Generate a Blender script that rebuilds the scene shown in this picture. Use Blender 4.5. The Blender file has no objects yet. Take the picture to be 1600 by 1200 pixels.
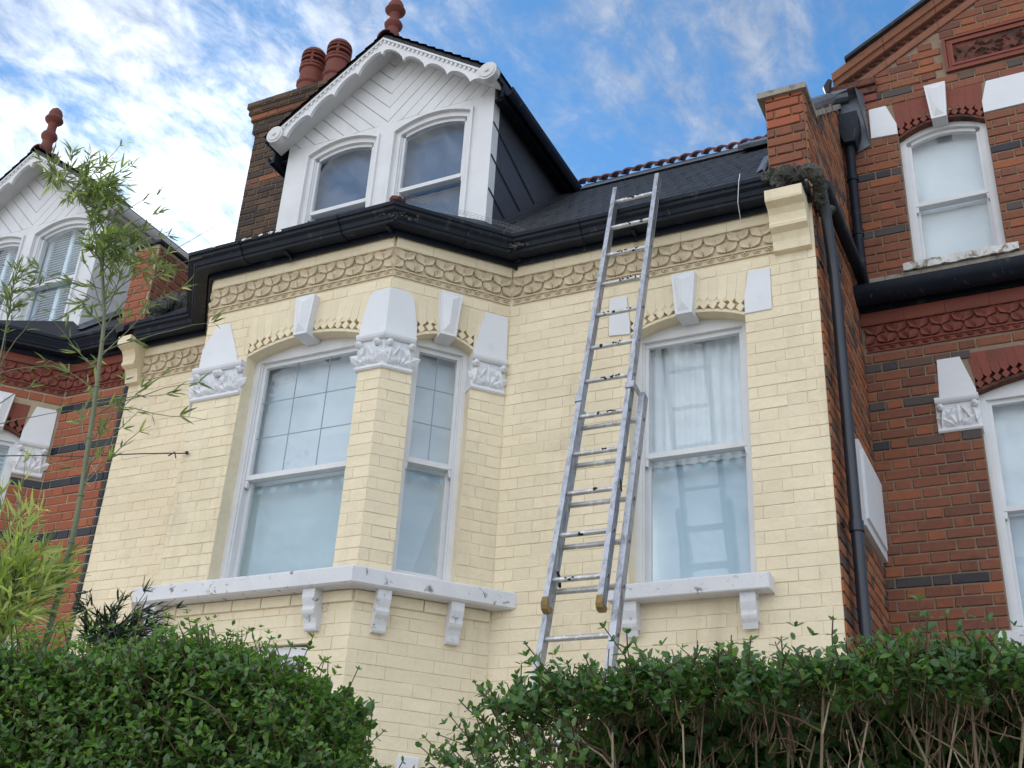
import bpy, math, random
import numpy as np
from mathutils import Vector, Matrix, noise

random.seed(11)
rng = np.random.default_rng(5)
R_ = math.radians
sc = bpy.context.scene
COL = sc.collection

# ------------------------------------------------------------------ camera
CAM = Vector((0.0, -6.022, 1.6))
def cam_axes(yaw, pitch, roll):
    cy, sy = math.cos(yaw), math.sin(yaw)
    f = Vector((-sy*math.cos(pitch), cy*math.cos(pitch), math.sin(pitch)))
    r0 = Vector((cy, sy, 0)); u0 = r0.cross(f)
    cr, sr = math.cos(roll), math.sin(roll)
    return cr*r0+sr*u0, -sr*r0+cr*u0, f
cr_, cu_, cf_ = cam_axes(R_(27.481), R_(26.821), R_(3.442))
FPX = 1794.4
cd = bpy.data.cameras.new('camera'); cam = bpy.data.objects.new('camera', cd); COL.objects.link(cam)
cam.matrix_world = Matrix(((cr_.x, cu_.x, -cf_.x, CAM.x), (cr_.y, cu_.y, -cf_.y, CAM.y), (cr_.z, cu_.z, -cf_.z, CAM.z), (0, 0, 0, 1)))
cd.sensor_width = 36; cd.sensor_fit = 'HORIZONTAL'; cd.lens = FPX/1600*36
cd.clip_start = 0.05; cd.clip_end = 2000
sc.camera = cam
def proj(p):
    d = Vector(p)-CAM; z = d.dot(cf_)
    if z <= .01: return (-9999, -9999, .01)
    return 800+FPX*d.dot(cr_)/z, 600-FPX*d.dot(cu_)/z, z
def in_frame(p, m=20):
    x, y, z = proj(p); return -m < x < 1600+m and -m < y < 1200+m

# ------------------------------------------------------------------ world, sun, exposure
SUN_EL, SUN_AZ = R_(29), R_(-45.5)      # azimuth measured from +Y towards +X
w = bpy.data.worlds.new('World'); sc.world = w; w.use_nodes = True
nt = w.node_tree; nt.nodes.clear()
def N(tree, typ, **kw):
    n = tree.nodes.new(typ)
    for k, v in kw.items():
        if k in n.inputs: n.inputs[k].default_value = v
        else: setattr(n, k, v)
    return n
def math_n(tree, op, a, b=None, c=None, clamp=False):
    n = tree.nodes.new('ShaderNodeMath'); n.operation = op; n.use_clamp = clamp
    for i, v in enumerate((a, b, c)):
        if v is None: continue
        if isinstance(v, (int, float)): n.inputs[i].default_value = v
        else: tree.links.new(v, n.inputs[i])
    return n.outputs[0]
def ramp_n(tree, fac, stops, interp='LINEAR'):
    n = tree.nodes.new('ShaderNodeValToRGB'); n.color_ramp.interpolation = interp
    e = n.color_ramp.elements
    while len(e) < len(stops): e.new(.5)
    for el, (p, c) in zip(e, stops):
        el.position = p; el.color = (c[0], c[1], c[2], 1) if not isinstance(c, (int, float)) else (c, c, c, 1)
    tree.links.new(fac, n.inputs[0]); return n.outputs[0]
def mixc(tree, fac, a, b, mode='MIX'):
    n = tree.nodes.new('ShaderNodeMix'); n.data_type = 'RGBA'; n.blend_type = mode; n.clamp_factor = True
    for sock, v in ((n.inputs['Factor'], fac), (n.inputs[6], a), (n.inputs[7], b)):
        if isinstance(v, (int, float)): sock.default_value = v
        elif isinstance(v, tuple): sock.default_value = (v[0], v[1], v[2], 1)
        else: tree.links.new(v, sock)
    return n.outputs[2]
L = nt.links
tc = N(nt, 'ShaderNodeTexCoord')
sky = N(nt, 'ShaderNodeTexSky', sky_type='NISHITA', sun_disc=False)
sky.sun_elevation = SUN_EL; sky.sun_rotation = SUN_AZ; sky.altitude = 50; sky.air_density = 1.0; sky.dust_density = .05; sky.ozone_density = 2.5
sep = N(nt, 'ShaderNodeSeparateXYZ'); L.new(tc.outputs['Generated'], sep.inputs[0])
zz = math_n(nt, 'MAXIMUM', math_n(nt, 'ADD', sep.outputs[2], .12), .05)
px = math_n(nt, 'DIVIDE', sep.outputs[0], zz); py = math_n(nt, 'DIVIDE', sep.outputs[1], zz)
comb = N(nt, 'ShaderNodeCombineXYZ'); L.new(px, comb.inputs[0]); L.new(py, comb.inputs[1])
def cloud_noise(scale, detail, rough, dist, off, rot=0, sx=1, sy=1):
    m = N(nt, 'ShaderNodeMapping'); m.inputs['Location'].default_value = off; m.inputs['Rotation'].default_value = (0, 0, rot)
    m.inputs['Scale'].default_value = (sx, sy, 1); L.new(comb.outputs[0], m.inputs[0])
    n = N(nt, 'ShaderNodeTexNoise', Scale=scale, Detail=detail, Roughness=rough, Distortion=dist); L.new(m.outputs[0], n.inputs['Vector'])
    return n.outputs['Fac']
nA = cloud_noise(1.5, 3, .5, .2, (3.1, .4, 0))
nB = cloud_noise(7, 12, .66, .5, (1.7, 5.2, 0), R_(35), 1, .55)
nC = cloud_noise(22, 8, .62, .3, (.3, 8.2, 0), R_(20), 1, .7)
# thicker high cloud towards the sun's side of the sky, thin wisps in the rest of the view
sd = Vector((math.sin(SUN_AZ)*math.cos(SUN_EL), math.cos(SUN_AZ)*math.cos(SUN_EL), math.sin(SUN_EL)))
dot = N(nt, 'ShaderNodeVectorMath', operation='DOT_PRODUCT'); L.new(tc.outputs['Generated'], dot.inputs[0]); dot.inputs[1].default_value = sd
cosg = dot.outputs['Value']
bank = math_n(nt, 'MULTIPLY_ADD', px, -.22, -.10)           # denser cloud sheet to the west
bank = math_n(nt, 'MINIMUM', math_n(nt, 'MAXIMUM', bank, .010), .075)
south = math_n(nt, 'MULTIPLY', math_n(nt, 'MINIMUM', math_n(nt, 'MAXIMUM', math_n(nt, 'MULTIPLY', sep.outputs[1], -1.0), 0), .6), .25)  # extra cloud cover added out of view, behind the camera, to light the facade
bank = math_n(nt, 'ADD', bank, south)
dens = math_n(nt, 'ADD', math_n(nt, 'ADD', math_n(nt, 'MULTIPLY', nA, .42), math_n(nt, 'MULTIPLY', nB, .50)), math_n(nt, 'MULTIPLY', nC, .30))
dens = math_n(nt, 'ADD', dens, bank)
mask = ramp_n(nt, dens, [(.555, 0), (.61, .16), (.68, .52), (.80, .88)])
glow = math_n(nt, 'POWER', math_n(nt, 'MAXIMUM', cosg, 0), 55)
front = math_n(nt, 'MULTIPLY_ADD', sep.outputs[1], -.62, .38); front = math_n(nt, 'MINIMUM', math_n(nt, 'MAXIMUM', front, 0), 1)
cl = math_n(nt, 'MULTIPLY_ADD', glow, 5.5, 1.55); cl = math_n(nt, 'MULTIPLY_ADD', front, 5.1, cl)      # unseen cloud behind the camera is brightened to light the facade
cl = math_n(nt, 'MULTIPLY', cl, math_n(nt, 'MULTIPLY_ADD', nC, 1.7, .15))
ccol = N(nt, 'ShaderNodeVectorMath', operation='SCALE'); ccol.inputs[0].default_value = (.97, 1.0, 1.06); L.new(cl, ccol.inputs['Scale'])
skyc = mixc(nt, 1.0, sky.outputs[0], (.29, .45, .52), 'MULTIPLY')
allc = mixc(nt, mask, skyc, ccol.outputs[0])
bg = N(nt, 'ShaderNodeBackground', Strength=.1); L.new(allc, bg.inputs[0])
wo = N(nt, 'ShaderNodeOutputWorld'); L.new(bg.outputs[0], wo.inputs[0])
sl = bpy.data.lights.new('sun', 'SUN'); sl.energy = 2.2; sl.angle = R_(3.0); sl.color = (1, .95, .86)
so = bpy.data.objects.new('sun', sl); COL.objects.link(so); so.rotation_euler = (-sd).to_track_quat('-Z', 'Y').to_euler()
sc.view_settings.view_transform = 'Standard'; sc.view_settings.look = 'None'; sc.view_settings.gamma = 1
sc.view_settings.use_curve_mapping = False; sc.view_settings.exposure = 1.78
sc.render.engine = 'CYCLES'; sc.cycles.max_bounces = 6; sc.cycles.transparent_max_bounces = 12

# ------------------------------------------------------------------ materials
def new_mat(name):
    m = bpy.data.materials.new(name); m.use_nodes = True; t = m.node_tree
    return m, t, t.nodes['Principled BSDF']
def rand_n(t, seed=0.0):
    oi = N(t, 'ShaderNodeObjectInfo'); g = N(t, 'ShaderNodeNewGeometry')
    s = math_n(t, 'ADD', math_n(t, 'ADD', oi.outputs['Random'], g.outputs['Random Per Island']), seed)
    return math_n(t, 'FRACT', math_n(t, 'MULTIPLY', s, 7.31))
def noise_n(t, scale, detail=4, rough=.55, dist=0, sx=1, sy=1, sz=1):
    g = N(t, 'ShaderNodeNewGeometry'); mp = N(t, 'ShaderNodeMapping'); mp.inputs['Scale'].default_value = (sx, sy, sz)
    t.links.new(g.outputs['Position'], mp.inputs[0])
    n = N(t, 'ShaderNodeTexNoise', Scale=scale, Detail=detail, Roughness=rough, Distortion=dist)
    t.links.new(mp.outputs[0], n.inputs['Vector']); return n.outputs['Fac']
def mat(name, stops, rough=.8, vary=(.3, .7), scale=3, fine=40, fine_amt=.12, bump=.3, bdist=.003, rnd=None, metal=0,
        stain=None, streak=None, spec=.3, coat=0):
    """stops: colours for a random (rnd) or noise driven ramp; stain=(colour, scale, lo, hi); streak likewise but stretched in z"""
    m, t, b = new_mat(name)
    n1 = noise_n(t, scale, 5, .6)
    fac = rand_n(t) if rnd else n1
    if rnd: rs = [(i/len(stops), c) for i, c in enumerate(stops)]; col = ramp_n(t, fac, rs, 'LINEAR' if rnd == 'smooth' else 'CONSTANT')
    else: rs = [(vary[0]+(vary[1]-vary[0])*i/max(1, len(stops)-1), c) for i, c in enumerate(stops)]; col = ramp_n(t, fac, rs)
    n2 = noise_n(t, fine, 6, .7)
    shade = math_n(t, 'MULTIPLY_ADD', n2, fine_amt*2, 1-fine_amt)
    if rnd: shade = math_n(t, 'MULTIPLY', shade, math_n(t, 'MULTIPLY_ADD', n1, .3, .85))
    v = N(t, 'ShaderNodeVectorMath', operation='SCALE'); t.links.new(col, v.inputs[0]); t.links.new(shade, v.inputs['Scale'])
    col = v.outputs[0]
    for st, zs in ((stain, 1), (streak, .18)):
        if st:
            sn = noise_n(t, st[1], 7, .65, .4, 1, 1, zs)
            f = ramp_n(t, sn, [(st[2], 0), (st[3], 1)])
            col = mixc(t, math_n(t, 'MULTIPLY', f, st[4] if len(st) > 4 else .8), col, st[0])
    t.links.new(col, b.inputs['Base Color'])
    b.inputs['Roughness'].default_value = rough; b.inputs['Metallic'].default_value = metal
    b.inputs['Specular IOR Level'].default_value = spec; b.inputs['Coat Weight'].default_value = coat
    if bump:
        bn = N(t, 'ShaderNodeBump', Strength=bump, Distance=bdist); t.links.new(n2, bn.inputs['Height']); t.links.new(bn.outputs[0], b.inputs['Normal'])
    return m
M = {}
M['cream'] = mat('cream masonry paint', [(.75, .645, .455), (.845, .735, .535)], .75, vary=(.32, .68), scale=1.5, fine=34, fine_amt=.07, bump=.7, bdist=.005, spec=.2,
                 stain=((.45, .37, .25), 3.1, .60, .78, .45), streak=((.46, .38, .26), 3.2, .54, .78, .50))
t_ = M['cream'].node_tree; b_ = t_.nodes['Principled BSDF']; old = b_.inputs['Normal'].links[0].from_socket
lump = noise_n(t_, 11, 4, .6); bl = N(t_, 'ShaderNodeBump', Strength=.55, Distance=.014); t_.links.new(lump, bl.inputs['Height']); t_.links.new(old, bl.inputs['Normal']); t_.links.new(bl.outputs[0], b_.inputs['Normal'])
oc = b_.inputs['Base Color'].links[0].from_socket; sc2 = N(t_, 'ShaderNodeVectorMath', operation='SCALE'); t_.links.new(oc, sc2.inputs[0]); t_.links.new(math_n(t_, 'MULTIPLY_ADD', rand_n(t_, .3), .07, .955), sc2.inputs['Scale']); t_.links.new(sc2.outputs[0], b_.inputs['Base Color'])
M['cream_joint'] = mat('cream painted mortar', [(.72, .62, .44), (.80, .70, .51)], .85, scale=5, fine=30, bump=.6, bdist=.004, stain=((.30, .25, .17), 9, .64, .76, .6))
M['cream_orn'] = mat('cream painted terracotta', [(.55, .46, .32), (.66, .56, .40)], .8, scale=6, fine=60, fine_amt=.1, stain=((.33, .27, .18), 14, .52, .74, .55))
M['white_stone'] = mat('white painted stone', [(.69, .70, .725), (.74, .75, .77)], .6, scale=4, fine=30, fine_amt=.03, bump=.15, stain=((.5, .48, .44), 5, .62, .8, .4))
M['white_sill'] = mat('weathered white sill paint', [(.63, .63, .66), (.72, .72, .73)], .7, scale=5, fine=50, fine_amt=.06, bump=.5, stain=((.12, .11, .09), 16, .59, .67, .85))
M['peeling'] = mat('peeling white sill paint', [(.66, .65, .62), (.78, .77, .74)], .8, scale=5, fine=60, fine_amt=.12, bump=.9, bdist=.006, stain=((.22, .18, .13), 13, .53, .60, .9))
M['timber'] = mat('white painted timber', [(.66, .665, .68), (.73, .735, .745)], .5, scale=5, fine=60, fine_amt=.03, bump=.1, streak=((.52, .50, .45), 7, .58, .78, .4))
M['timber_old'] = mat('weathered white timber', [(.60, .60, .60), (.68, .68, .68)], .6, scale=4, fine=50, fine_amt=.06, bump=.3, streak=((.40, .36, .29), 8, .56, .76, .5))
M['red'] = mat('clean red brick', [(.31, .098, .055), (.34, .106, .056), (.28, .09, .052), (.36, .115, .058), (.30, .095, .052)], .85, rnd='smooth', fine=50, fine_amt=.18, bump=.5)
M['redmix'] = mat('weathered red brick', [(.215, .085, .052), (.26, .098, .054), (.18, .075, .050), (.31, .11, .054), (.22, .088, .056), (.24, .093, .055), (.155, .07, .05), (.225, .088, .054)], .88, rnd='smooth', fine=45, fine_amt=.25, bump=.7, bdist=.005,
                  stain=((.07, .05, .045), 8, .55, .75, .6))
M['blue'] = mat('blue engineering brick', [(.012, .016, .030), (.02, .024, .038), (.035, .035, .042)], .5, rnd=True, fine=50, fine_amt=.2, bump=.4)
M['bluebrown'] = mat('sooty blue brick', [(.065, .06, .062), (.09, .075, .07), (.13, .08, .062), (.05, .048, .055)], .8, rnd=True, fine=50, fine_amt=.25, bump=.6)
M['stock'] = mat('brown stock brick', [(.08, .056, .043), (.10, .066, .047), (.062, .047, .04), (.125, .08, .052), (.07, .052, .043), (.09, .06, .045)], .9, rnd=True, fine=40, fine_amt=.3, bump=.9, bdist=.006, stain=((.05, .045, .042), 6, .5, .7, .5))
M['sidebrick'] = mat('mixed side wall brick', [(.28, .11, .055), (.34, .125, .055), (.19, .085, .055), (.11, .07, .06), (.30, .14, .075)], .9, rnd=True, fine=40, fine_amt=.3, bump=.8, stain=((.06, .045, .04), 5, .52, .70, .6))
M['mortar_tan'] = mat('sandy lime mortar', [(.33, .27, .19), (.42, .35, .25)], .95, scale=8, fine=60, fine_amt=.15, bump=.6)
M['mortar_grey'] = mat('weathered brown mortar', [(.205, .15, .105), (.29, .215, .15)], .95, scale=8, fine=60, fine_amt=.2, bump=.7)
M['terra'] = mat('red terracotta', [(.23, .066, .044), (.19, .056, .04), (.21, .06, .042)], .7, rnd='smooth', fine=60, fine_amt=.2, bump=.3, stain=((.09, .04, .03), 7, .55, .75, .6))
M['terra_dark'] = mat('sooty terracotta', [(.12, .045, .032), (.17, .06, .04)], .8, scale=9, fine=60, fine_amt=.25, bump=.6, stain=((.03, .025, .022), 12, .45, .6, .8))
M['terra_pale'] = mat('weathered terracotta moulding', [(.26, .115, .07), (.31, .13, .08)], .8, scale=7, fine=60, fine_amt=.18, bump=.4, stain=((.10, .07, .05), 7, .5, .7, .6))
M['potclay'] = mat('chimney pot clay', [(.20, .06, .042), (.155, .05, .038)], .75, scale=7, fine=50, fine_amt=.15, bump=.2, stain=((.06, .04, .035), 9, .55, .7, .7))
M['black'] = mat('black gutter paint', [(.006, .010, .019), (.010, .015, .026)], .5, scale=5, fine=40, fine_amt=.15, bump=.25, spec=.22, stain=((.10, .105, .105), 10, .60, .72, .55), streak=((.16, .165, .165), 26, .64, .70, .5))
M['pipe'] = mat('dark grey pipe paint', [(.020, .024, .034), (.027, .032, .044)], .35, scale=4, fine=40, fine_amt=.06, bump=.05, spec=.5)
M['moss'] = mat('mossy crusted lead', [(.035, .035, .035), (.12, .12, .105), (.05, .05, .04)], .95, vary=(.35, .65), scale=26, fine=90, fine_amt=.4, bump=1.0, bdist=.01)
M['lead'] = mat('grey lead flashing', [(.10, .115, .14), (.19, .21, .24)], .5, scale=9, fine=40, fine_amt=.15, bump=.3, metal=.3, stain=((.30, .31, .32), 9, .62, .72, .4))
M['cheek'] = mat('dark zinc cheek sheet', [(.055, .06, .075), (.075, .08, .098)], .5, scale=2, fine=40, fine_amt=.06, bump=.06, metal=.2)
M['slate'] = mat('dark roof slate', [(.018, .019, .024), (.03, .032, .038), (.022, .024, .028)], .6, rnd='smooth', fine=50, fine_amt=.2, bump=.4, stain=((.09, .095, .09), 12, .6, .7, .5))
M['redtile'] = mat('red clay tile', [(.17, .055, .04), (.12, .045, .038)], .8, rnd='smooth', fine=50, fine_amt=.25, bump=.4)
M['capstone'] = mat('weathered cap stone', [(.26, .24, .20), (.36, .33, .27)], .9, scale=9, fine=60, fine_amt=.2, bump=.6, stain=((.06, .06, .05), 10, .5, .65, .7))
M['alu'] = mat('mill aluminium', [(.36, .38, .42), (.48, .50, .55)], .45, scale=12, fine=120, fine_amt=.1, bump=.12, bdist=.001, metal=.85, stain=((.22, .22, .23), 26, .50, .66, .6), streak=((.15, .15, .16), 34, .52, .66, .7))
M['alurung'] = mat('worn aluminium rung', [(.42, .42, .42), (.60, .60, .60)], .5, scale=14, fine=90, fine_amt=.15, bump=.2, bdist=.001, metal=.6, stain=((.7, .7, .67), 22, .53, .58, .9))
M['tar'] = mat('black tar splash', [(.012, .012, .013), (.02, .02, .02)], .7)
M['yellow'] = mat('ochre plastic foot', [(.30, .20, .07), (.22, .14, .05)], .6, scale=20, stain=((.1, .07, .04), 30, .5, .65, .7))
M['brown_metal'] = mat('rusty end cap', [(.09, .035, .02), (.14, .06, .03)], .8, scale=30)
M['wire'] = mat('thin grey wire', [(.25, .25, .25), (.32, .32, .32)], .5, metal=.5)
M['dark'] = mat('dark room', [(.02, .022, .025), (.03, .03, .035)], .9)
M['interior'] = mat('dim blue blind', [(.045, .10, .20), (.07, .14, .26)], .8, scale=1.3)  # dark room and reflected sky blue are put into this colour
M['leadline'] = mat('grey glazing line', [(.22, .26, .31), (.30, .34, .39)], .6)
M['net'] = mat('white net curtain', [(.74, .76, .79), (.82, .84, .86)], .9, scale=3, fine=20, fine_amt=.03, bump=0)
M['blue_net'] = mat('pale blue net', [(.50, .61, .70), (.58, .69, .78)], .9, scale=1.5, fine=20, fine_amt=.03, bump=0)
M['film_edge'] = mat('darker frosted squares', [(.30, .42, .48), (.36, .48, .54)], .7)
M['leafy_obscure'] = mat('obscured glass', [(.62, .67, .73), (.70, .75, .80)], .6, scale=2.5, fine=25, fine_amt=.04, bump=.05, stain=((.34, .36, .36), 4, .60, .72, .5))
M['obscure_grey'] = mat('obscured grey glass', [(.56, .60, .65), (.64, .68, .72)], .6, scale=2.5, fine=25, fine_amt=.04, bump=.05)
M['frost_teal'] = mat('teal frosted film', [(.38, .48, .53), (.47, .57, .62)], .5, scale=1.6, fine=22, fine_amt=.05, bump=.05)
M['frost_grey'] = mat('grey frosted film', [(.46, .53, .60), (.53, .60, .67)], .5, scale=1.6, fine=22, fine_amt=.05, bump=.05)
M['shutter'] = mat('pale shutter paint', [(.66, .74, .80), (.70, .78, .84)], .6)
M['soil'] = mat('dry garden soil and gravel', [(.17, .145, .11), (.24, .205, .16)], .95, scale=3)
M['paving'] = mat('concrete paving', [(.36, .33, .29), (.44, .41, .36)], .9, scale=1.5, fine=20)
M['asphalt'] = mat('worn dry asphalt', [(.09, .088, .085), (.13, .127, .12)], .9, scale=2, fine=60)
def glass_mat(name, tint, boost=1.0, base=.015):
    m = bpy.data.materials.new(name); m.use_nodes = True; t = m.node_tree; t.nodes.clear()
    tr = N(t, 'ShaderNodeBsdfTransparent'); tr.inputs[0].default_value = (*tint, 1)
    gl = N(t, 'ShaderNodeBsdfGlossy', Roughness=.015); gl.inputs[0].default_value = (1, 1, 1, 1)
    nn = noise_n(t, 2.2, 2, .4); bn = N(t, 'ShaderNodeBump', Strength=.12, Distance=.02); t.links.new(nn, bn.inputs['Height']); t.links.new(bn.outputs[0], gl.inputs['Normal'])
    fr = N(t, 'ShaderNodeFresnel', IOR=1.5)
    gg = N(t, 'ShaderNodeNewGeometry'); f = math_n(t, 'MULTIPLY', math_n(t, 'MULTIPLY_ADD', fr.outputs[0], boost, base, clamp=True), math_n(t, 'SUBTRACT', 1.0, gg.outputs['Backfacing']))
    mx = N(t, 'ShaderNodeMixShader'); t.links.new(f, mx.inputs[0]); t.links.new(tr.outputs[0], mx.inputs[1]); t.links.new(gl.outputs[0], mx.inputs[2])
    o = N(t, 'ShaderNodeOutputMaterial'); t.links.new(mx.outputs[0], o.inputs[0]); return m
M['glass'] = glass_mat('window glass', (.93, .96, .97))
def leaf_mat(name, cols, rough=.4, trans=.3, spec=.5):
    m, t, b = new_mat(name)
    col = ramp_n(t, rand_n(t), [(i/len(cols), c) for i, c in enumerate(cols)])
    n2 = noise_n(t, 60, 3); v = N(t, 'ShaderNodeVectorMath', operation='SCALE'); t.links.new(col, v.inputs[0])
    t.links.new(math_n(t, 'MULTIPLY_ADD', n2, .5, .75), v.inputs['Scale'])
    t.links.new(v.outputs[0], b.inputs['Base Color']); b.inputs['Roughness'].default_value = rough; b.inputs['Specular IOR Level'].default_value = spec
    tr = N(t, 'ShaderNodeBsdfTranslucent'); v2 = mixc(t, 1.0, v.outputs[0], (1.5, 1.9, .7), 'MULTIPLY'); t.links.new(v2, tr.inputs[0])
    mx = N(t, 'ShaderNodeMixShader'); mx.inputs[0].default_value = trans
    t.links.new(b.outputs[0], mx.inputs[1]); t.links.new(tr.outputs[0], mx.inputs[2]); t.links.new(mx.outputs[0], t.nodes['Material Output'].inputs[0]); return m
M['privet'] = leaf_mat('dark privet leaf', [(.06, .13, .036), (.09, .18, .042), (.07, .14, .055), (.15, .25, .055), (.08, .155, .065)])
M['privet_young'] = leaf_mat('young privet leaf', [(.14, .24, .045), (.19, .30, .06), (.11, .20, .045)], trans=.4)
M['twig'] = mat('pale hedge twig', [(.19, .14, .09), (.28, .215, .145), (.36, .285, .20)], .85, rnd='smooth', fine=80, fine_amt=.2, bump=.3)
M['twig_dark'] = mat('brown dead twig', [(.16, .095, .06), (.22, .14, .09), (.11, .07, .045)], .9, rnd='smooth', fine=80, fine_amt=.2, bump=.2)
M['bamboo_leaf'] = leaf_mat('bamboo leaf', [(.15, .18, .095), (.20, .23, .12), (.12, .15, .08), (.24, .26, .13)], .5, .5)
M['bamboo_yellow'] = leaf_mat('yellow green bamboo leaf', [(.38, .43, .17), (.46, .48, .22), (.31, .37, .15), (.48, .45, .22)], .5, .5)
M['dark_leaf'] = leaf_mat('dark narrow leaf', [(.02, .045, .022), (.035, .07, .03), (.015, .035, .02)], .35, .15)
M['culm'] = mat('grey green bamboo culm', [(.13, .15, .08), (.19, .20, .11)], .5, scale=9, fine=60, fine_amt=.12, bump=.1)

# ------------------------------------------------------------------ helpers
WP = {}                                            # world position of every object made here
class Fr:
    """wall frame: s along the wall (left to right seen from outside), d outwards, z up"""
    def __init__(s, o, u):
        l = math.hypot(*u); s.o = o; s.u = (u[0]/l, u[1]/l); s.n = (s.u[1], -s.u[0]); s.ang = math.atan2(s.u[1], s.u[0])
    def pt(s, a, d, z): return (s.o[0]+s.u[0]*a+s.n[0]*d, s.o[1]+s.u[1]*a+s.n[1]*d, z)
class MB:
    def __init__(s): s.v = []; s.f = []
    def add(s, vs, fs):
        b = len(s.v); s.v += [tuple(p) for p in vs]; s.f += [tuple(i+b for i in f) for f in fs]; return s
    def box(s, F, s0, s1, d0, d1, z0, z1):
        vs = [F.pt(a, d, z) for z in (z0, z1) for d in (d0, d1) for a in (s0, s1)]
        return s.add(vs, [(0, 1, 3, 2), (4, 6, 7, 5), (0, 4, 5, 1), (2, 3, 7, 6), (0, 2, 6, 4), (1, 5, 7, 3)])
    def cbox(s, F, s0, s1, d0, d1, z0, z1, c=.006):
        """box with chamfered front edges"""
        vs = [F.pt(a, d0, z) for a, z in ((s0, z0), (s1, z0), (s1, z1), (s0, z1))]
        vs += [F.pt(a, d1-c, z) for a, z in ((s0, z0), (s1, z0), (s1, z1), (s0, z1))]
        vs += [F.pt(a, d1, z) for a, z in ((s0+c, z0+c), (s1-c, z0+c), (s1-c, z1-c), (s0+c, z1-c))]
        fs = [(3, 2, 1, 0), (8, 9, 10, 11)]
        for k in (0, 4):
            for i in range(4): j = (i+1) % 4; fs.append((k+i, k+j, k+4+j, k+4+i))
        return s.add(vs, fs)
    def poly(s, F, pts, d0, d1, c=0):
        """polygon in the wall plane (s,z), counterclockwise seen from outside, extruded d0..d1; c chamfers the front of a convex one"""
        n = len(pts); cx = sum(p[0] for p in pts)/n; cz = sum(p[1] for p in pts)/n
        vs = [F.pt(a, d0, z) for a, z in pts]+[F.pt(a, d1-c, z) for a, z in pts]
        fs = [tuple(range(n-1, -1, -1))]
        fs += [(i, (i+1) % n, n+(i+1) % n, n+i) for i in range(n)]
        if c:
            for a, z in pts:
                l = math.hypot(a-cx, z-cz); k = max(0, 1-c/l) if l > 0 else 1
                vs.append(F.pt(cx+(a-cx)*k, d1, cz+(z-cz)*k))
            fs += [(n+i, n+(i+1) % n, 2*n+(i+1) % n, 2*n+i) for i in range(n)]; fs.append(tuple(range(2*n, 3*n)))
        else: fs.append(tuple(range(n, 2*n)))
        return s.add(vs, fs)
    def sweep(s, path, prof, caps=True, closed=True):
        """profile (d outwards, z) along a plan polyline with mitred corners; outwards = right hand side normal (u.y,-u.x)"""
        nrm = []
        for i in range(len(path)-1):
            ux, uy = path[i+1][0]-path[i][0], path[i+1][1]-path[i][1]; l = math.hypot(ux, uy); nrm.append((uy/l, -ux/l))
        rings = []
        for i, p in enumerate(path):
            a = nrm[max(0, i-1)]; b = nrm[min(len(nrm)-1, i)]
            mx, my = a[0]+b[0], a[1]+b[1]; k = 2/(mx*mx+my*my); mx *= k; my *= k
            rings.append([(p[0]+mx*d, p[1]+my*d, z) for d, z in prof])
        n = len(prof); vs = [q for r in rings for q in r]; fs = []
        for i in range(len(path)-1):
            for j in range(n if closed else n-1):
                k = (j+1) % n; fs.append((i*n+j, i*n+k, (i+1)*n+k, (i+1)*n+j))
        if caps and closed: fs.append(tuple(range(n))); fs.append(tuple((len(path)-1)*n+j for j in reversed(range(n))))
        return s.add(vs, fs)
    def tube(s, pts, r, n=6, caps=True):
        pts = [Vector(p) for p in pts]; rs = r if isinstance(r, (list, tuple)) else [r]*len(pts)
        vs = []; fs = []; ref = None
        for i, p in enumerate(pts):
            t = (pts[min(i+1, len(pts)-1)]-pts[max(i-1, 0)])
            if t.length < 1e-9: t = Vector((0, 0, 1))
            t.normalize()
            if ref is None: ref = t.orthogonal().normalized()
            a = (ref-t*ref.dot(t)); a = a.normalized() if a.length > 1e-6 else t.orthogonal().normalized(); ref = a; b = t.cross(a)
            for k in range(n):
                th = 2*math.pi*k/n; vs.append(p+(a*math.cos(th)+b*math.sin(th))*rs[i])
        for i in range(len(pts)-1):
            for k in range(n): l = (k+1) % n; fs.append((i*n+k, i*n+l, (i+1)*n+l, (i+1)*n+k))
        if caps: fs.append(tuple(range(n-1, -1, -1))); fs.append(tuple((len(pts)-1)*n+k for k in range(n)))
        return s.add(vs, fs)
    def lathe(s, c, prof, n=20):
        vs = []; fs = []
        for r, z in prof:
            for k in range(n): th = 2*math.pi*k/n; vs.append((c[0]+r*math.cos(th), c[1]+r*math.sin(th), c[2]+z))
        for i in range(len(prof)-1):
            for k in range(n): l = (k+1) % n; fs.append((i*n+k, i*n+l, (i+1)*n+l, (i+1)*n+k))
        fs.append(tuple(range(n-1, -1, -1))); fs.append(tuple((len(prof)-1)*n+k for k in range(n)))
        return s.add(vs, fs)
    def leaf(s, F, a, z, d, ang, ln, wd, h):
        """carved leaf on a wall: pointed lens with raised midrib, base at (a,z), direction ang"""
        ca, sa = math.cos(ang), math.sin(ang)
        def q(t, w_, hh): return F.pt(a+ca*t-sa*w_, d+hh, z+sa*t+ca*w_)
        vs = [q(0, 0, 0), q(ln*.35, wd*.45, 0), q(ln*.75, wd*.38, 0), q(ln, 0, h*.2), q(ln*.75, -wd*.38, 0), q(ln*.35, -wd*.45, 0), q(ln*.15, 0, h*.8), q(ln*.6, 0, h)]
        return s.add(vs, [(0, 6, 1), (1, 6, 7), (1, 7, 2), (2, 7, 3), (3, 7, 4), (4, 7, 5), (5, 7, 6), (5, 6, 0)])
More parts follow.
